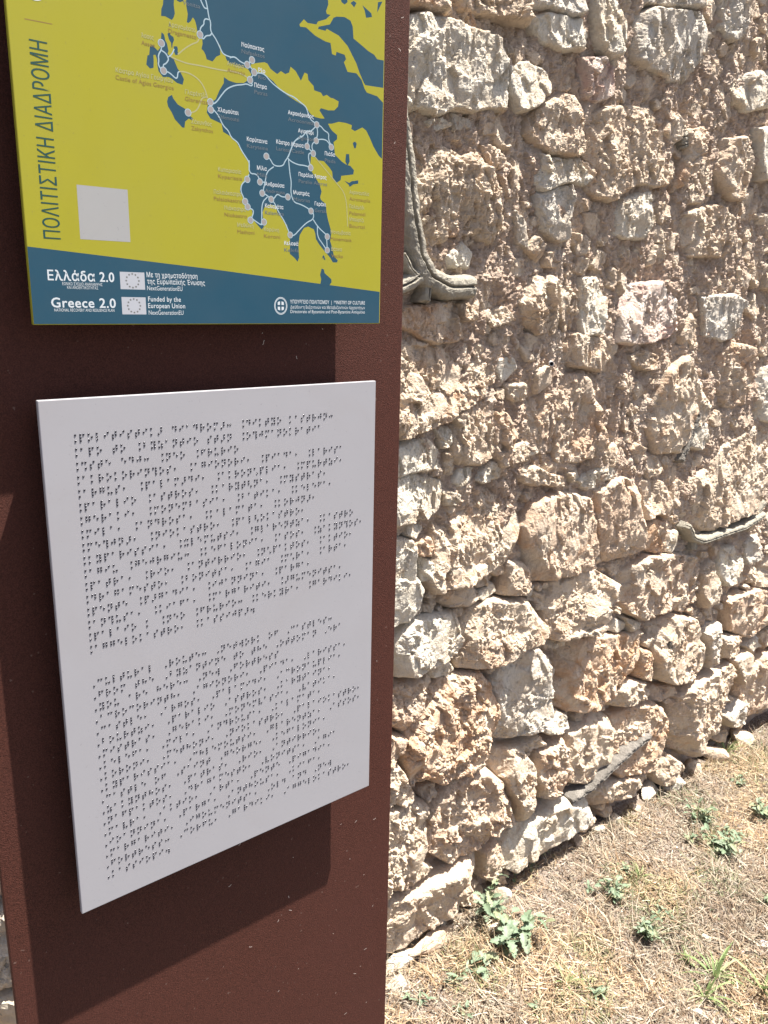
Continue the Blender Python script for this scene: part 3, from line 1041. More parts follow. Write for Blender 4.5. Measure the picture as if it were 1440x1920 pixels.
ROUTE = print_mat('pale_blue_print', (.34, .45, .50), .5)
FERRY = print_mat('pale_yellow_print', (.37, .35, .16), .5)
NODE = print_mat('warm_grey_print', (.29, .265, .255), .5)
WTXT = print_mat('white_print', (.56, .60, .62), .5)
GTXT = print_mat('grey_print', (.13, .155, .17), .5)
OTXT = print_mat('olive_brown_print', (.25, .155, .045), .5)
YTXT = print_mat('pale_lime_print', (.39, .375, .17), .5)
TEAL = print_mat('teal_print', (.015, .065, .055), .5)


def line_print(name, P, wd, level, mat, parent=mb):
    P = np.array(clipb(P))
    # chaikin smoothing
    for _ in range(2):
        a = P[:-1] * .75 + P[1:] * .25; b = P[:-1] * .25 + P[1:] * .75
        P = np.vstack([P[:1], np.stack([a, b], 1).reshape(-1, 2), P[-1:]])
    T = np.gradient(P, axis=0); T /= np.maximum(np.hypot(T[:, 0], T[:, 1])[:, None], 1e-9)
    N = np.stack([-T[:, 1], T[:, 0]], -1)
    A = P + N * wd / 2; B = P - N * wd / 2
    n = len(P)
    V = np.zeros((2 * n, 3)); V[:n, 0] = A[:, 0]; V[:n, 2] = A[:, 1]; V[n:, 0] = B[:, 0]; V[n:, 2] = B[:, 1]
    LC[0] += 1
    V[:, 1] = YB - LAY * (level + (LC[0] % 24) * .035)
    i = np.arange(n - 1)
    F = np.stack([i, i + n, i + n + 1, i + 1], -1)
    return link(name, mesh_np(name, V - SO, F), mat, parent)


for s_ in ('970,-20 995,70 1020,240 1045,300 1040,400 1060,450 1110,520 1150,600 1190,690 1220,735 1320,775 1370,765 1440,830',
           '900,-20 930,50 960,110 995,115', '1020,265 970,250 950,290 955,330 905,370 900,440', '930,520 950,525 980,480 1040,480 1055,450',
           '375,610 380,670 335,740 345,820 335,870 370,930', '380,680 440,720 470,780 475,810 440,860 405,870 405,910', '450,965 500,990 570,1060 595,1050 600,980 620,965'):
    line_print('route_print', c6(s_), .00085, 4, ROUTE)
for s_ in ('255,390 285,380 330,420 370,435 405,405', '405,405 380,435 420,485', '420,490 390,540', '395,560 410,570 400,582 370,565 340,572 290,575 235,598 200,640 165,690 145,700',
           '425,500 450,490 490,500 530,550 570,585 610,615 650,640 690,655 730,690 770,720 785,770 800,810 840,835', '145,740 180,780 210,850 245,880 265,930 310,960 330,1010 370,1070 388,1100 385,1152',
           '840,845 870,850 890,880 925,900 920,940 940,985', '840,845 850,900 838,945', '838,850 800,890 775,880 760,905 740,925 690,950 670,1000 650,1060', '770,895 785,930 778,985',
           '838,950 805,975 818,1030', '838,945 880,938 915,950 935,990', '778,990 818,1035'):
    line_print('route_print', c2(s_), .00085, 4, ROUTE)
for s_ in ('330,230 330,325 385,325 410,380', '330,330 315,365 275,400 270,450 290,490 300,525', '455,200 480,220 505,270 570,272 585,235 605,210 640,120', '505,275 455,310 445,380 425,460 460,480 485,505',
           '605,215 630,240 680,262 720,265 765,280', '610,225 620,330 630,380 625,470 650,530 690,540 740,565 770,590', '605,490 560,490 530,465 505,505 485,505', '485,510 510,530 540,600 580,660 610,730 620,760',
           '460,490 420,530 420,660 415,690', '320,565 360,580 360,610 345,640 380,665 418,692 435,670', '620,765 650,765 690,720 740,670 785,650 790,610 770,590', '785,650 820,705 880,760',
           '815,700 815,770 850,820 880,865', '880,770 885,865', '785,185 755,175 750,215 768,280', '410,385 440,385', '640,120 655,90 700,55'):
    line_print('route_print', c3(s_), .00085, 4, ROUTE)
line_print('ferry_print', c6('500,760 560,795 650,830 740,860 900,885 1100,930 1270,960'), .0009, 3.5, FERRY)
line_print('ferry_print', c2('242,475 330,495 390,535'), .0009, 3.5, FERRY)
line_print('ferry_print', c6('600,735 700,650 800,590 870,570 895,500'), .0009, 3.5, FERRY)
line_print('ferry_print', c6('620,965 700,970 800,1010 900,1090 960,1190 990,1280 1000,1330'), .0009, 3.5, FERRY)
line_print('ferry_print', c6('770,1525 850,1500 895,1420 920,1330 970,1310 1000,1320'), .0009, 3.5, FERRY)
line_print('ferry_print', c3('785,190 860,280 950,390 1020,475 1030,700'), .0007, 3.5, FERRY)
line_print('ferry_print', c6('470,770 515,740 545,680 550,660'), .0008, 4.3, ROUTE)


def disc(name, c, r1, level, mat, parent, n=18):
    x, z = c
    P = [(x + r1 * math.cos(2 * math.pi * i / n), z + r1 * math.sin(2 * math.pi * i / n)) for i in range(n)]
    return flat_poly(name, P, level, mat, parent)


for f_, s_ in ((c6, '378,582 408,955 900,467 738,1520 1040,1380 1045,1480'), (c2, '405,405 373,437 420,488 392,540 842,842 838,950 777,988 940,993 818,1035 502,1055'),
               (c3, '767,283 317,365 407,383 423,463 487,507 605,490 302,522 320,560 340,655 435,668 770,590 622,760 885,772 885,868')):
    for q in f_(s_):
        disc('town_dot', q, .0026, 5, ROUTE, mb)
        disc('town_dot', q, .0021, 6, NODE, mb)

def winding(p, P):
    d = P - p
    a_ = np.arctan2(d[:, 1], d[:, 0]); t_ = np.roll(a_, -1) - a_
    t_ = (t_ + np.pi) % (2 * np.pi) - np.pi
    return int(round(t_.sum() / (2 * np.pi)))




def text_print(txt, pl, pr, mat, level=7, hmul=1.0, bold=0.0, rot=False, parent=mb, height=None, ital=0.0):
    """lettering whose baseline runs between two surveyed points of the board"""
    cu = bpy.data.curves.new('t', 'FONT')
    cu.body = txt
    LC[0] += 1
    cu.space_character = 1.07 if bold or height and height > .01 else 1.02
    cu.size = 1.0
    cu.fill_mode = 'NONE'
    cu.shear = ital
    cu.resolution_u = 3
    ob = bpy.data.objects.new('t', cu)
    COL.objects.link(ob)
    dg = bpy.context.evaluated_depsgraph_get()
    me = bpy.data.meshes.new_from_object(ob.evaluated_get(dg))
    bpy.data.objects.remove(ob)
    n = len(me.vertices); ne = len(me.edges)
    co = np.zeros(n * 3, np.float32); me.vertices.foreach_get('co', co); co = co.reshape(-1, 3)[:, :2].astype(float)
    ed = np.zeros(ne * 2, np.int32); me.edges.foreach_get('vertices', ed); ed = ed.reshape(-1, 2)
    bpy.data.meshes.remove(me)
    # contours: the vertices of one contour follow each other
    par = list(range(n))
    def find(i):
        while par[i] != i:
            par[i] = par[par[i]]; i = par[i]
        return i
    for e0, e1 in ed:
        par[find(int(e0))] = find(int(e1))
    groups = {}
    for i in range(n):
        groups.setdefault(find(i), []).append(i)
    loops = []
    for gi in groups.values():
        P = co[sorted(gi)]
        if len(P) < 3: continue
        keep_ = np.hypot(*(P - np.roll(P, 1, 0)).T) > 1e-5
        P = P[keep_]
        if len(P) < 3: continue
        loops.append((P, poly_area(P)))
    depth = []
    for i, (P, ar) in enumerate(loops):
        lo_, hi_ = P.min(0), P.max(0)
        dd = 0; host = None
        for j, (Q, br_) in enumerate(loops):
            if i == j or abs(br_) <= abs(ar): continue
            if (Q.min(0) > lo_ + 1e-6).any() or (Q.max(0) < hi_ - 1e-6).any(): continue
            if (poly_sdf(P[:, 0], P[:, 1], Q) > 0).all():
                dd += 1
                if host is None or abs(br_) < abs(loops[host][1]): host = j
        hole = host is not None and (loops[host][1] > 0) != (ar > 0)
        depth.append((1 if hole else 0, host))
    fat = []
    for (P, ar), (dd, host) in zip(loops, depth):
        if bold:
            t0 = P - np.roll(P, 1, 0); t1 = np.roll(P, -1, 0) - P
            t0 /= np.hypot(*t0.T)[:, None]; t1 /= np.hypot(*t1.T)[:, None]
            nn = np.stack([t0[:, 1] + t1[:, 1], -(t0[:, 0] + t1[:, 0])], -1) * (1 if ar > 0 else -1) * (1 if dd % 2 == 0 else -1)
            nn /= np.maximum(np.hypot(*nn.T)[:, None], .5)
            P = P + nn * bold
        fat.append(P)
    outer = []
    for i, (dd, host) in enumerate(depth):
        if dd % 2 == 0:
            outer.append([fat[i], abs(loops[i][1]), [fat[j] for j, (d2, h2) in enumerate(depth) if d2 % 2 == 1 and h2 == i]])
    w0, w1 = co[:, 0].min(), co[:, 0].max()
    A = np.array(pl); B = np.array(pr)
    L = np.hypot(*(B - A)); T = (B - A) / L; N = np.array([-T[1], T[0]])
    sx = L / (w1 - w0)
    sy = (height / .73) if height else sx * hmul
    V, F = [], []
    for k_, (P, _, holes) in enumerate(outer):
        rings = [P] + holes
        Q = np.vstack(rings)
        b0 = len(V)
        yy = YB - LAY * (level + (LC[0] % 24) * .035 + (k_ % 7) * .25)
        X = A[0] + T[0] * (Q[:, 0] - w0) * sx + N[0] * Q[:, 1] * sy
        Z = A[1] + T[1] * (Q[:, 0] - w0) * sx + N[1] * Q[:, 1] * sy
        V += [(x_ - SO[0], yy - SO[1], z_ - SO[2]) for x_, z_ in zip(X, Z)]
        for a_, b_, c_ in tessellate_polygon([[Vector((q[0], q[1], 0)) for q in r0] for r0 in rings]):
            cr = (Q[b_][0] - Q[a_][0]) * (Q[c_][1] - Q[a_][1]) - (Q[b_][1] - Q[a_][1]) * (Q[c_][0] - Q[a_][0])
            if abs(cr) < 1e-8 or winding((Q[a_] + Q[b_] + Q[c_]) / 3, P) == 0: continue
            F.append((b0 + a_, b0 + b_, b0 + c_) if cr > 0 else (b0 + a_, b0 + c_, b0 + b_))
    me = mesh_np('lettering', V, F, k=3)
    o = link('lettering', me, mat, parent)
    o['label'] = ('reading ' + txt).replace('\n', ' ')
    return o


def tp(txt, x0, y0, x1, mat, f=c0, h=None, bold=.0, **kw):
    """horizontal lettering: left baseline pixel and right end pixel, baseline level on the board"""
    A = f('%f,%f' % (x0, y0))[0]
    s_ = 1.0
    # right end at the same height of the board
    B = f('%f,%f' % (x1, y0))[0]
    return text_print(txt, A, (B[0], A[1]), mat, bold=bold, height=h, **kw)


LB = [  # greek, latin, left px, baseline px of greek, right px (photo), over sea?
    ('Άσσος', 'Assos', 265, 70, 288, 1), ('Δραγαμέστο', 'Dragamesto', 316, 49, 366, 1), ('Κάστρο Αγίου Γεωργίου', 'Castle of Agios Georgios', 217, 135, 323, 1),
    ('Γλαρέντζα', 'Glarentza', 347, 176, 388, 1), ('Ζάκυνθος', 'Zakynthos', 359, 231, 397, 1), ('Χλεμούτσι', 'Chlemoutsi', 408, 209, 447, 0),
    ('Ναύπακτος', 'Nafpaktos', 453, 87, 495, 0), ('Αντίρριο', 'Antirrio', 426, 122, 457, 1), ('Ρίο', 'Rio', 484, 135, 497, 0), ('Πάτρα', 'Patras', 477, 163, 500, 0),
    ('Ακροκόρινθος', 'Acrocorinth', 540, 214, 588, 0), ('Αγιονόρι', 'Agionori', 559, 248, 588, 0), ('Κάστρο Λάρισα', 'Larissa Castle', 518, 269, 569, 0),
    ('Πιάδα', 'Piada', 609, 291, 628, 0), ('Καρύταινα', 'Karytaina', 463, 264, 501, 0), ('Μίλα', 'Mila', 482, 318, 500, 0), ('Κυπαρισσία', 'Kyparissia', 409, 321, 452, 1),
    ('Ανδρούσα', 'Androusa', 497, 348, 533, 0), ('Μυστράς', 'Mistras', 550, 364, 580, 0), ('Παράλιο Άστρος', 'Paralio Astros', 560, 330, 612, 0),
    ('Παλαιόκαστρο', 'Palaiokastro', 401, 363, 452, 1), ('Νιόκαστρο', 'Niokastro', 421, 393, 461, 1), ('Καλαμάτα', 'Kalamata', 497, 389, 531, 0),
    ('Μεθώνη', 'Methoni', 445, 425, 475, 1), ('Κορώνη', 'Koroni', 495, 433, 523, 1), ('Γεράκι', 'Geraki', 590, 385, 611, 0), ('Κελεφά', 'Kelefa', 533, 459, 559, 0),
    ('Μονεμβασία', 'Monemvasia', 620, 438, 657, 1), ('Βάτικα', 'Vatika', 621, 470, 641, 1), ('Ακροναυπλία', 'Acronauplia', 655, 363, 692, 1), ('Παλαμήδι', 'Palamidi', 655, 390, 683, 1),
    ('Μπούρτζι', 'Bourtzi', 655, 414, 682, 1)]
for gk, la, x0, y0, x1, sea in LB:
    tp(gk, x0, y0, x1, YTXT if sea else WTXT, h=.0030, bold=.018)
    tp(la, x0, y0 + 12.5 * (1.0 if x0 > 300 else 1.1), x1 + (2 if sea else 1), OTXT if sea else GTXT, h=.0029)
tp('Vonitsa', 343, 8, 375, GTXT, h=.0029)
# the big title running upward
A = bp(114, 449); B = bp(90, 80)
xm = (A[0] + bp(114, 449)[0]) / 2
text_print('ΠΟΛΙΤΙΣΤΙΚΗ ΔΙΑΔΡΟΜΗ', A, (bp(116, 445)[0], B[1]), TEAL, height=.0112)
flat_poly('divider_print', [(q[0], q[1]) for q in c1('165,123 353,160 353,166 165,130')], 2, OTXT)
text_print('Ο', (bp(116, 445)[0], bp(85, 4)[1]), (bp(116, 445)[0], bp(85, 4)[1] + .0105), WTXT, height=.0112, bold=.03)

# the footer
tp('Ελλάδα 2.0', 90, 525, 214, WTXT, h=.0066, bold=.02)
tp('ΕΘΝΙΚΟ ΣΧΕΔΙΟ ΑΝΑΚΑΜΨΗΣ', 117, 534.5, 192, WTXT, h=.0020)
tp('ΚΑΙ ΑΝΘΕΚΤΙΚΟΤΗΤΑΣ', 126, 541.5, 184, WTXT, h=.0020)
tp('Greece 2.0', 97, 576, 217, WTXT, h=.0066, bold=.02)
tp('NATIONAL RECOVERY AND RESILIENCE PLAN', 102, 584, 214.5, WTXT, h=.0021)
tp('Με τη χρηματοδότηση', 275, 519.5, 370, WTXT, h=.0036, bold=.012)
tp('της Ευρωπαϊκής Ένωσης', 276, 532, 384, WTXT, h=.0036, bold=.012)
tp('NextGenerationEU', 276, 544, 342, WTXT, h=.0033)
tp('Funded by the', 278, 565, 339, WTXT, h=.0036, bold=.012)
tp('European Union', 278, 577.5, 347, WTXT, h=.0036, bold=.012)
tp('NextGenerationEU', 279, 590, 344, WTXT, h=.0033)
tp('ΥΠΟΥΡΓΕΙΟ ΠΟΛΙΤΙΣΜΟΥ  |  MINISTRY OF CULTURE', 544, 569, 684, WTXT, h=.0030, bold=.012)
tp('Διεύθυνση Βυζαντινών και Μεταβυζαντινών Αρχαιοτήτων', 544.5, 578.5, 684, WTXT, h=.0026)
tp('Directorate of Byzantine and Post-Byzantine Antiquities', 544.5, 587, 684, WTXT, h=.0028)
FLAGW = print_mat('flag_white_print', (.42, .43, .46), .5)
STAR = print_mat('flag_star_print', (.14, .14, .13), .5)
for pts, cen in (('807,682 974,688 980,803 815,800', '893,741'), ('819,852 982,856 989,970 827,970', '904,911')):
    q = [bp(float(a.split(',')[0]) / 3.6, 320 + float(a.split(',')[1]) / 3.6) for a in pts.split()]
    x0 = (q[0][0] + q[3][0]) / 2; x1 = (q[1][0] + q[2][0]) / 2; z0 = (q[2][1] + q[3][1]) / 2; z1 = (q[0][1] + q[1][1]) / 2
    fl = flat_poly('flag_print', [(x0, z0), (x1, z0), (x1, z1), (x0, z1)], 2, FLAGW)
    cc = ((x0 + x1) / 2, (z0 + z1) / 2)
    for i in range(12):
        a = math.pi / 2 + i * math.pi / 6
        c = (cc[0] + .0047 * math.cos(a), cc[1] + .0047 * math.sin(a))
        P = []
        for j in range(10):
            b = math.pi / 2 + j * math.pi / 5; rr = .00095 if j % 2 == 0 else .00045
            P.append((c[0] + rr * math.cos(b), c[1] + rr * math.sin(b)))
        flat_poly('star_print', P, 3, STAR)
# ministry emblem: cross shield in a wreath
ec = bp(526.5, 573.5)
for rr in (.0060, .0053):
    P = [(ec[0] + rr * math.cos(a), ec[1] + rr * 1.12 * math.sin(a)) for a in np.linspace(0, 2 * math.pi, 28)]
    line_print('emblem_print', P, .00045, 3, WTXT)
for dx in (-1, 1):
    for dz in (-1, 1):
        flat_poly('emblem_print', [(ec[0] + dx * .0007, ec[1] + dz * .0007), (ec[0] + dx * .0030, ec[1] + dz * .0007), (ec[0] + dx * .0028, ec[1] + dz * .0030), (ec[0] + dx * .0007, ec[1] + dz * .0036)], 3, WTXT)
# plain pale square where the code sits
q = [bp(143, 346), bp(239, 355), bp(244.5, 454), bp(151, 449)]
flat_poly('white_square_print', [((q[0][0] + q[3][0]) / 2, q[2][1]), (q[2][0], q[2][1]), (q[2][0], q[0][1]), ((q[0][0] + q[3][0]) / 2, q[0][1])], 2, print_mat('square_print', (.34, .335, .325), .5))

# windblown fibres stuck on the textured paint
r_ = random.Random(4)
V, F = [], []
for _ in range(70):
    x = r_.uniform(.36, .515); zz = H - r_.uniform(-.35, .85); a = r_.uniform(0, 3.14); L = r_.uniform(.001, .0045)
    if r_.random() < .3: x = r_.uniform(.14, .51); zz = H - r_.uniform(.5, .85)
    pa = []
    for k in range(4):
        pa.append((x, zz)); a += r_.uniform(-.7, .7); x += math.cos(a) * L / 3; zz += math.sin(a) * L / 3
    for k in range(3):
        (xa, za), (xb, zb) = pa[k], pa[k + 1]
        nx, nz = -(zb - za), xb - xa; l_ = math.hypot(nx, nz) or 1; wv = .00022
        nx, nz = nx / l_ * wv, nz / l_ * wv
        b0 = len(V)
        V += [(xa - nx, YP - .0008, za - nz), (xb - nx, YP - .0008, zb - nz), (xb + nx, YP - .0008, zb + nz), (xa + nx, YP - .0008, za + nz)]
        F.append((b0, b0 + 1, b0 + 2, b0 + 3))
fb = link('lint', mesh_np('lint', np.array(V) - SO, F), plain('pale_fibre', (.55, .46, .40), .9), sign)
fb['kind'] = 'stuff'

# ------------------------------------------------------------------ dry grass
STRAW = tint_mat('straw', .75, .15)


def blades(name, n, xr, yr, lmin, lmax, wmin, wmax, pitch, cols, seed, zoff=.002, curl=.8, dens=None):
    g_ = np.random.default_rng(seed)
    x = g_.uniform(*xr, n); y = g_.uniform(*yr, n)
    if dens is not None:
        m = g_.uniform(0, 1, n) < dens(x, y)
        x, y = x[m], y[m]; n = len(x)
    L = g_.uniform(lmin, lmax, n) * g_.uniform(.5, 1, n); W = g_.uniform(wmin, wmax, n)
    th = g_.uniform(0, 2 * np.pi, n); ph = np.abs(g_.normal(0, pitch, n)).clip(0, 1.45)
    k = 5
    px, py, pz = x.copy(), y.copy(), ground_h(x, y) + zoff + g_.uniform(0, .008, n)
    dth = g_.normal(0, curl, n) / k; dph = g_.normal(-.25, .5, n) / k
    Vs = []
    for i in range(k):
        wv = W * (1 - .8 * (i / (k - 1)) ** 1.6) / 2
        sx, sy = -np.sin(th), np.cos(th)
        Vs.append(np.stack([px + sx * wv, py + sy * wv, pz], -1)); Vs.append(np.stack([px - sx * wv, py - sy * wv, pz + wv * .8], -1))
        st = L / (k - 1)
        px = px + np.cos(th) * np.cos(ph) * st; py = py + np.sin(th) * np.cos(ph) * st
        pz = np.maximum(pz + np.sin(ph) * st, ground_h(px, py) + .001)
        th = th + dth; ph = ph + dph
    V = np.stack(Vs, 1)
    V[..., 1] = np.minimum(V[..., 1], YW + .0)
    base = (np.arange(n) * 2 * k)[:, None, None]
    f = np.array([(2 * i, 2 * i + 1, 2 * i + 3, 2 * i + 2) for i in range(k - 1)])[None]
    F = (base + f).reshape(-1, 4)
    c = np.array(cols)[g_.integers(0, len(cols), n)] * g_.uniform(.55, 1.35, (n, 1))
    pn = fbm(x * 3.5, y * 3.5, 55, 3)[:, None]
    c = c * (1 + .28 * pn) * (np.array([[1.05, .99, .90]]) * (pn > 0) + np.array([[.97, .97, 1.0]]) * (pn <= 0))
    C = np.repeat(c, 2 * k, 0) * .65
    return mesh_np(name, V.reshape(-1, 3), F, colors=C)


SC = [(.66, .54, .37), (.74, .64, .46), (.55, .42, .28), (.46, .32, .20), (.80, .71, .55), (.36, .25, .16), (.58, .45, .32)]
me = blades('dry_grass', 34000, (.78, 2.95), (.42, 1.16), .020, .085, .0010, .0028, .34, SC, 21,
            dens=lambda x, y: .40 + .75 * sstep(-.25, .2, fbm(x * 5, y * 5, 56, 3)))
tag(link('dry_grass', me, STRAW), 'matted pale straw and dead grass covering the ground by the wall', 'dry grass', kind='stuff')
me = blades('grass_litter', 26000, (.78, 2.95), (.42, 1.16), .004, .014, .0012, .0034, .3, SC + [(.36, .26, .19), (.70, .63, .56), (.33, .24, .18), (.72, .64, .52)], 22, curl=1.5)
tag(link('leaf_litter', me, STRAW), 'crumbled dry leaf litter lying between the straw', 'leaf litter', kind='stuff')
me = blades('tall_straw', 3200, (.85, 2.9), (.45, 1.15), .05, .13, .0010, .0020, .5, SC[:5], 23)
tag(link('tall_straw', me, STRAW), 'longer loose straws standing and lying above the matted grass', 'straw', kind='stuff')
me = blades('far_grass', 9000, (-2.5, 6), (.34, 1.15), .03, .10, .002, .005, .3, SC, 24,
            dens=lambda x, y: 1.0 - .97 * ((x > .8) & (x < 2.9) & (y > .42)))
tag(link('sparse_dry_grass', me, STRAW), 'sparser dry grass spreading away from the wall', 'dry grass', kind='stuff')
GC = [(.30, .34, .17), (.38, .40, .22), (.25, .30, .15), (.44, .42, .25)]
me = blades('green_sprigs', 30000, (.85, 2.9), (.45, 1.16), .010, .044, .0014, .0034, .7, GC, 25,
            dens=lambda x, y: sstep(-.02, .45, fbm(x * 5.2, y * 5.2, 77, 4)) * .9)
tag(link('green_sprigs', me, STRAW), 'scattered fine green shoots coming up through the straw', 'grass shoots', kind='stuff')

# ------------------------------------------------------------------ plants
LEAFC = [(.215, .285, .185), (.26, .32, .22), (.185, .25, .155), (.29, .32, .19)]
LEAFM = tint_mat('weed_leaf', .55, .25)


def leaf_mesh(L, Wd, lobes, seed, col):
    r_ = random.Random(seed)
    n = 11
    V, C = [], []
    droop = r_.uniform(.1, .5)
    for i in range(n):
        t = i / (n - 1)
        wv = Wd * (math.sin(math.pi * min(1, t * .93 + .03)) ** .75) * (1 + lobes * (1 if i % 2 else -1) * (1 - t * .4))
        if t < .14: wv = Wd * .10
        x = L * t; z = L * (.22 * t - droop * t * t)
        for u in (-1, -.5, 0, .5, 1):
            V.append((x + abs(u) * lobes * L * .06 * (1 if i % 2 else -1), u * wv, z + abs(u) * wv * .35 + r_.uniform(-1, 1) * .0006))
            k = 1.12 if u == 0 else 1.0
            C.append([c * k for c in col])
    F = [(i * 5 + j, i * 5 + j + 1, (i + 1) * 5 + j + 1, (i + 1) * 5 + j) for i in range(n - 1) for j in range(4)]
    return mesh_np('leaf', V, F, smooth=True, colors=np.array(C))


LV = [leaf_mesh(.034, .0085, .30, i, LEAFC[i % 4]) for i in range(6)]
LS = [leaf_mesh(.018, .0042, .22, 10 + i, LEAFC[(i + 1) % 4]) for i in range(4)]
LN = [leaf_mesh(.026, .0030, .05, 20 + i, LEAFC[i % 4]) for i in range(3)]
STEMC = (.20, .25, .12)


def tube(pts, r0, r1, n=5):
    V, F = [], []
    m = len(pts)
    for i, p in enumerate(pts):
        a = Vector(pts[min(i + 1, m - 1)]) - Vector(pts[max(i - 1, 0)]); a.normalize()
        u = a.orthogonal().normalized(); v = a.cross(u)
        rr = r0 + (r1 - r0) * i / (m - 1)
        for k in range(n):
            q = 2 * math.pi * k / n
            V.append(Vector(p) + u * math.cos(q) * rr + v * math.sin(q) * rr)
    for i in range(m - 1):
        for k in range(n):
            j = (k + 1) % n
            F.append((i * n + k, i * n + j, (i + 1) * n + j, (i + 1) * n + k))
    return V, F


def weed(x, y, label, stems, ht, nl, lset, sc=1.0, seed=0, spread=.6, group=None):
    """stems with leaves set along them"""
    p = on_z(x, y)
    p[2] = float(ground_h(np.array([p[0]]), np.array([p[1]]))[0])
    t = empty('weed', p, random.Random(seed).uniform(0, 6))
    tag(t, label, 'weed', group)
    r_ = random.Random(seed)
    for s_ in range(stems):
        a = r_.uniform(0, 6.28); lean = r_.uniform(.2, 1) * spread; h_ = ht * r_.uniform(.6, 1.1)
        pts = []
        for i in range(7):
            q = i / 6
            pts.append((math.cos(a) * lean * h_ * q ** 1.3, math.sin(a) * lean * h_ * q ** 1.3, h_ * (q - .25 * lean * q * q) - .004))
        V, F = tube(pts, .0011 * sc, .0006 * sc)
        link('stem', mesh_np('stem', [tuple(v) for v in V], F, smooth=True, colors=np.array([STEMC] * len(V))), LEAFM, t)
        for k in range(nl):
            q = (k + 1) / nl
            i = min(5, int(q * 6)); f = q * 6 - i
            pa, pb = Vector(pts[i]), Vector(pts[min(6, i + 1)])
            lo = link('leaf', r_.choice(lset), LEAFM, t)
            lo.location = pa.lerp(pb, min(1, f))
            lo.rotation_euler = (r_.uniform(-.5, .5), r_.uniform(-.75, .25), a + k * 2.4 + r_.uniform(-.5, .5))
            z_ = sc * r_.uniform(.7, 1.15) * (1.1 - .35 * q)
            lo.scale = (z_, z_, z_)
    return t


weed(1300, 1580, 'wispy pale weed left of the dense green patch', 5, .035, 6, LS, 1.2, 18, 1.0)
weed(1370, 1570, 'small weed touching the right side of the dense green patch', 4, .04, 6, LS, 1.3, 19, 1.0)
weed(1240, 1720, 'thin sprawling weed above the low bushy one', 4, .03, 6, LS, 1.1, 20, 1.0)
weed(1175, 1640, 'fine grey green weed between the olive tuft and the loose weed', 4, .03, 6, LS, 1.0, 21, 1.0)
weed(1120, 1870, 'pale sprig in the lower straw right of the upright tuft', 3, .03, 5, LN, 1.1, 22, 1.0)
weed(780, 1880, 'dusty sprig close to the lower edge of the steel panel', 3, .03, 5, LN, 1.0, 23, 1.0)
weed(955, 1775, 'largest blue green weed with broad toothed leaves growing out from the foot of the wall', 9, .085, 6, LV, 1.3, 1, .85)
weed(915, 1722, 'leafy upright weed with lobed leaves beside the low end stone of the wall', 4, .11, 6, LV, 1.15, 2, .45)
weed(905, 1815, 'pair of broad pale leaves low in the straw below the big weed', 3, .035, 3, LV, 1.25, 3, .8)
weed(850, 1850, 'small yellow green weed with narrow leaves in the straw near the steel panel', 3, .04, 4, LN, 1.2, 4, .8)
weed(965, 1668, 'thin stalked weed with tiny leaves in the shade under the pale stone', 2, .065, 6, LS, .9, 5, .2)
weed(1022, 1612, 'small weed tuft at the wall foot right of the pale long stone', 2, .05, 5, LS, .9, 6, .3)
weed(1150, 1685, 'loose green weed in the straw right of the large weed', 8, 0.065, 5, LS, 1.49, 7, .9)
weed(1112, 1672, 'small pale green sprout left of the loose green weed', 2, .035, 4, LS, 1.1, 8, .8)
weed(1205, 1760, 'low bushy green weed in the middle of the straw', 9, 0.051, 6, LS, 1.61, 9, 1.0)
weed(1310, 1545, 'slender weed reaching up the slope from the dense patch', 7, 0.065, 6, LS, 1.61, 10, .9)
weed(1348, 1600, 'dense green weed patch toward the right edge', 12, 0.058, 7, LS, 1.72, 11, 1.0)
weed(1428, 1528, 'green weed cut by the right edge of the picture', 7, 0.058, 5, LS, 1.72, 12, .9)
weed(1012, 1890, 'grey green sprig in the straw at the bottom centre', 3, .025, 4, LS, 1.1, 13, .9)
weed(1000, 1640, 'tiny two leaved sprout at the base of the wall', 1, .03, 4, LS, 1.0, 14, .5)
weed(1435, 1700, 'pale weed on the right edge above the white scrap', 3, .03, 5, LS, 1.1, 15, .9)
weed(870, 1905, 'bright green weed at the bottom of the picture near the panel', 4, .025, 4, LS, 1.2, 16, .9)
weed(1385, 1470, 'low weed near the far foot of the wall', 4, .03, 6, LS, 1.4, 17, 1.0)


def tuft(x, y, label, n, L, seed, lay=.9, wd=.0035):
    p = on_z(x, y); p[2] = float(ground_h(np.array([p[0]]), np.array([p[1]]))[0])
    t = empty('grass_tuft', p); tag(t, label, 'grass')
    r_ = random.Random(seed)
    for i in range(n):
        a = r_.uniform(0, 6.28); l_ = L * r_.uniform(.5, 1.1); b = r_.uniform(.3, lay)
        k = 8; V, C = [], []
        col = r_.choice([(.21, .29, .11), (.27, .35, .15), (.19, .26, .10), (.40, .40, .22)])
        w_ = wd * r_.uniform(.6, 1.1)
        for j in range(k):
            q = j / (k - 1)
            rr = l_ * q * math.sin(min(1.5, b * (1 + .5 * q))); zz = l_ * q * math.cos(min(1.5, b * (1 + .5 * q))) - .35 * l_ * q ** 3 * b
            wv = w_ * (1 - q ** 2.2) / 2 + .0002
            cx_, cy_ = math.cos(a) * rr, math.sin(a) * rr
            zz = max(zz, .004)
            V += [(cx_ - math.sin(a) * wv, cy_ + math.cos(a) * wv, zz + .0006), (cx_, cy_, zz), (cx_ + math.sin(a) * wv, cy_ - math.cos(a) * wv, zz + .0006)]
            C += [col] * 3
        F = [(j * 3 + m, j * 3 + m + 1, j * 3 + m + 4, j * 3 + m + 3) for j in range(k - 1) for m in (0, 1)]
        link('blade', mesh_np('blade', V, F, smooth=True, colors=np.array(C)), LEAFM, t)
    return t


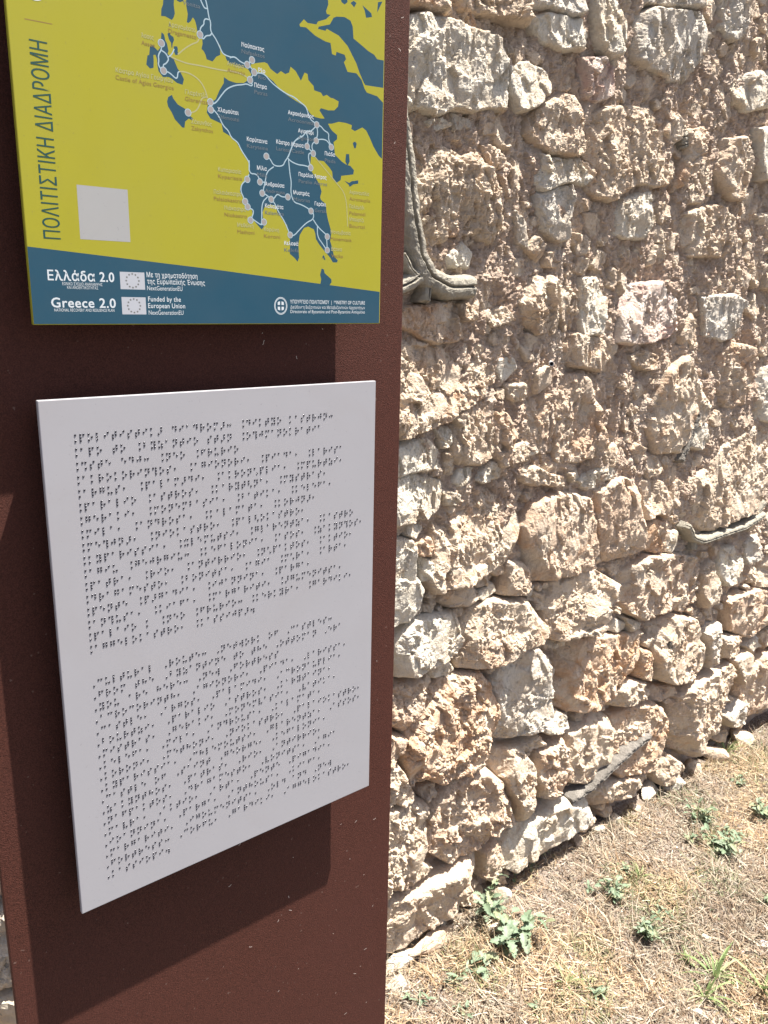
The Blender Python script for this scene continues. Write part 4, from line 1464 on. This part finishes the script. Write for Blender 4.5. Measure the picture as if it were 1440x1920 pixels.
tuft(1340, 1835, 'spreading tuft of wide green grass blades at the lower right', 30, .105, 1, 1.2, .0068)
tuft(1322, 1870, 'second green grass clump just below the spreading tuft', 24, .085, 2, 1.15, .0060)
tuft(1060, 1850, 'small upright grass tuft at the bottom centre', 14, .06, 3, .8, .0042)
tuft(1430, 1860, 'long green grass blades bending into the lower right corner', 14, .13, 4, 1.25, .0062)
tuft(1010, 1905, 'wispy grass tuft on the bottom edge', 8, .04, 5, .9, .0025)
tuft(1360, 1418, 'yellow green grass tuft growing at the wall foot', 22, .095, 6, .7, .0042)
tuft(1332, 1425, 'thin grass tuft against the base stones', 8, .06, 7, .6, .003)
tuft(1200, 1650, 'olive grass tuft in the dry straw', 14, .05, 8, 1.1, .0038)
tuft(1290, 1800, 'yellowed grass tuft above the spreading tuft', 18, .05, 9, 1.1, .0036)

# ------------------------------------------------------------------ loose stones
def rock(x, y, rx, ry, rz, key, label, seed, zoff=0.0, name='loose_stone', cat='stone', mat=None, rot=None):
    import bmesh
    bm = bmesh.new()
    bmesh.ops.create_icosphere(bm, subdivisions=4, radius=1.0)
    co = np.array([v.co[:] for v in bm.verts])
    r2 = np.random.default_rng(seed)
    d = np.ones(len(co)) * 2
    for i in range(13):
        n_ = r2.normal(size=3); n_ /= np.linalg.norm(n_)
        dd = (co @ n_); off = r2.uniform(.58, .92)
        d = np.minimum(d, np.where(dd > 1e-3, off / np.maximum(dd, 1e-3), 9))
    co = co * np.minimum(d, 1.1)[:, None]
    co += .05 * np.stack([vnoise(co[:, 0] * 5 + i * 7, co[:, 1] * 5 + co[:, 2] * 3, seed + i) for i in range(3)], -1)
    for v, c in zip(bm.verts, co): v.co = c * np.array([rx, ry, rz])
    me = bpy.data.meshes.new(name); bm.to_mesh(me); bm.free()
    o = link(name, me, mat or MS[key])
    p = on_z(x, y)
    p[2] = float(ground_h(np.array([p[0]]), np.array([p[1]]))[0]) + rz * .45 + zoff
    o.location = p; o.rotation_euler = (r2.uniform(-.2, .2), r2.uniform(-.2, .2), r2.uniform(0, 6) if rot is None else rot)
    tag(o, label, cat)
    return o


ROCKS = [(938, 1700, .030, .022, .030, 'w', 'pale stone standing at the wall foot behind the upright weed'), (937, 1748, .032, .022, .014, 'w', 'flat whitish stone half hidden by the largest weed'),
         (1150, 1545, .030, .020, .016, 'w', 'jagged white stone in the straw under the slanting ribbon'), (1118, 1562, .022, .02, .014, 'w', 'small white stone left of the jagged white one'),
         (1218, 1490, .045, .026, .026, 'w', 'pale wedge shaped stone lying against the wall foot'), (1262, 1480, .042, .035, .03, 'w', 'lumpy white stone at the wall foot right of the wedge'),
         (1300, 1450, .04, .03, .028, 'c', 'cream stone at the base further along the wall'), (1335, 1425, .05, .03, .03, 'c', 'brownish stone near the thin grass tuft'),
         (1390, 1395, .05, .04, .03, 'c', 'largest loose stone by the far foot of the wall'), (1190, 1520, .02, .016, .012, 'c', 'small cream pebble under the wedge stone'),
         (1297, 1765, .018, .013, .006, 'c', 'flat beige chip lying on the straw'), (1322, 1758, .016, .012, .007, 'w', 'white chip beside the flat beige one'),
         (1275, 1868, .026, .014, .007, 'w', 'flat white stone below the green grass tuft'), (1235, 1565, .010, .008, .007, 'w', 'tiny white pebble in the upper straw'),
         (1045, 1722, .010, .008, .007, 'g', 'tiny grey white pebble right of the largest weed'), (1012, 1838, .010, .007, .007, 'p', 'tiny pinkish pebble in the lower straw'),
         (1305, 1900, .022, .009, .006, 'w', 'long white chip on the bottom edge'), (745, 1850, .03, .02, .012, 'g', 'grey stone half buried beside the panel'),
         (1080, 1585, .03, .018, .016, 'c', 'cream stone tucked under the long pale wall stone')]
for i, (x, y, a, b, c, k, lb) in enumerate(ROCKS):
    rock(x, y, a, b, c, k, lb, 50 + i)
rock(1436, 1775, .016, .013, .006, 'w', 'bright white scrap of paper on the right edge', 90, name='paper_scrap', cat='paper', mat=plain('white_paper', (.85, .85, .88), .8))

rock(812, 1775, .085, .022, .026, 'c', 'long low slab of stone lying along the wall foot beside the panel', 71, rot=.05)
rock(748, 1815, .05, .02, .02, 'w', 'whitish stone end showing at the wall foot right next to the panel', 72, rot=.1)
# pebbles and crumbs
r2 = np.random.default_rng(8)
n = 5000
x = r2.uniform(.8, 2.9, n); y = r2.uniform(.42, 1.15, n); s_ = r2.uniform(.0012, .0045, n) * r2.uniform(.5, 1, n)
O = np.array([(1, 0, 0), (-1, 0, 0), (0, 1, 0), (0, -1, 0), (0, 0, .7), (0, 0, -.7)], float)
V = O[None] * s_[:, None, None] * r2.uniform(.6, 1.3, (n, 6, 1)) + np.stack([x, y, ground_h(x, y) + s_ * .6 + .003], -1)[:, None]
f = np.array([(0, 2, 4), (2, 1, 4), (1, 3, 4), (3, 0, 4), (2, 0, 5), (1, 2, 5), (3, 1, 5), (0, 3, 5)])
F = (np.arange(n) * 6)[:, None, None] + f[None]
C = np.repeat(np.array([(.6, .53, .45), (.45, .37, .3), (.68, .63, .56), (.33, .25, .2)])[r2.integers(0, 4, n)], 6, 0)
tag(link('gravel_crumbs', mesh_np('gravel_crumbs', V.reshape(-1, 3), F.reshape(-1, 3), k=3, colors=C), STRAW), 'tiny stone crumbs strewn over the soil', 'gravel', kind='stuff')
tot = sum(len(o.data.polygons) for o in bpy.data.objects if o.type == 'MESH')
tri_ = 0
for o in bpy.data.objects:
    if o.type == 'MESH' and len(o.data.polygons): tri_ += len(o.data.polygons) * (o.data.polygons[0].loop_total - 2)
print('TRIS', tri_)
print('STONES', len(STONES), 'auto', n_auto, 'pins', n_pin, 'polys', tot)
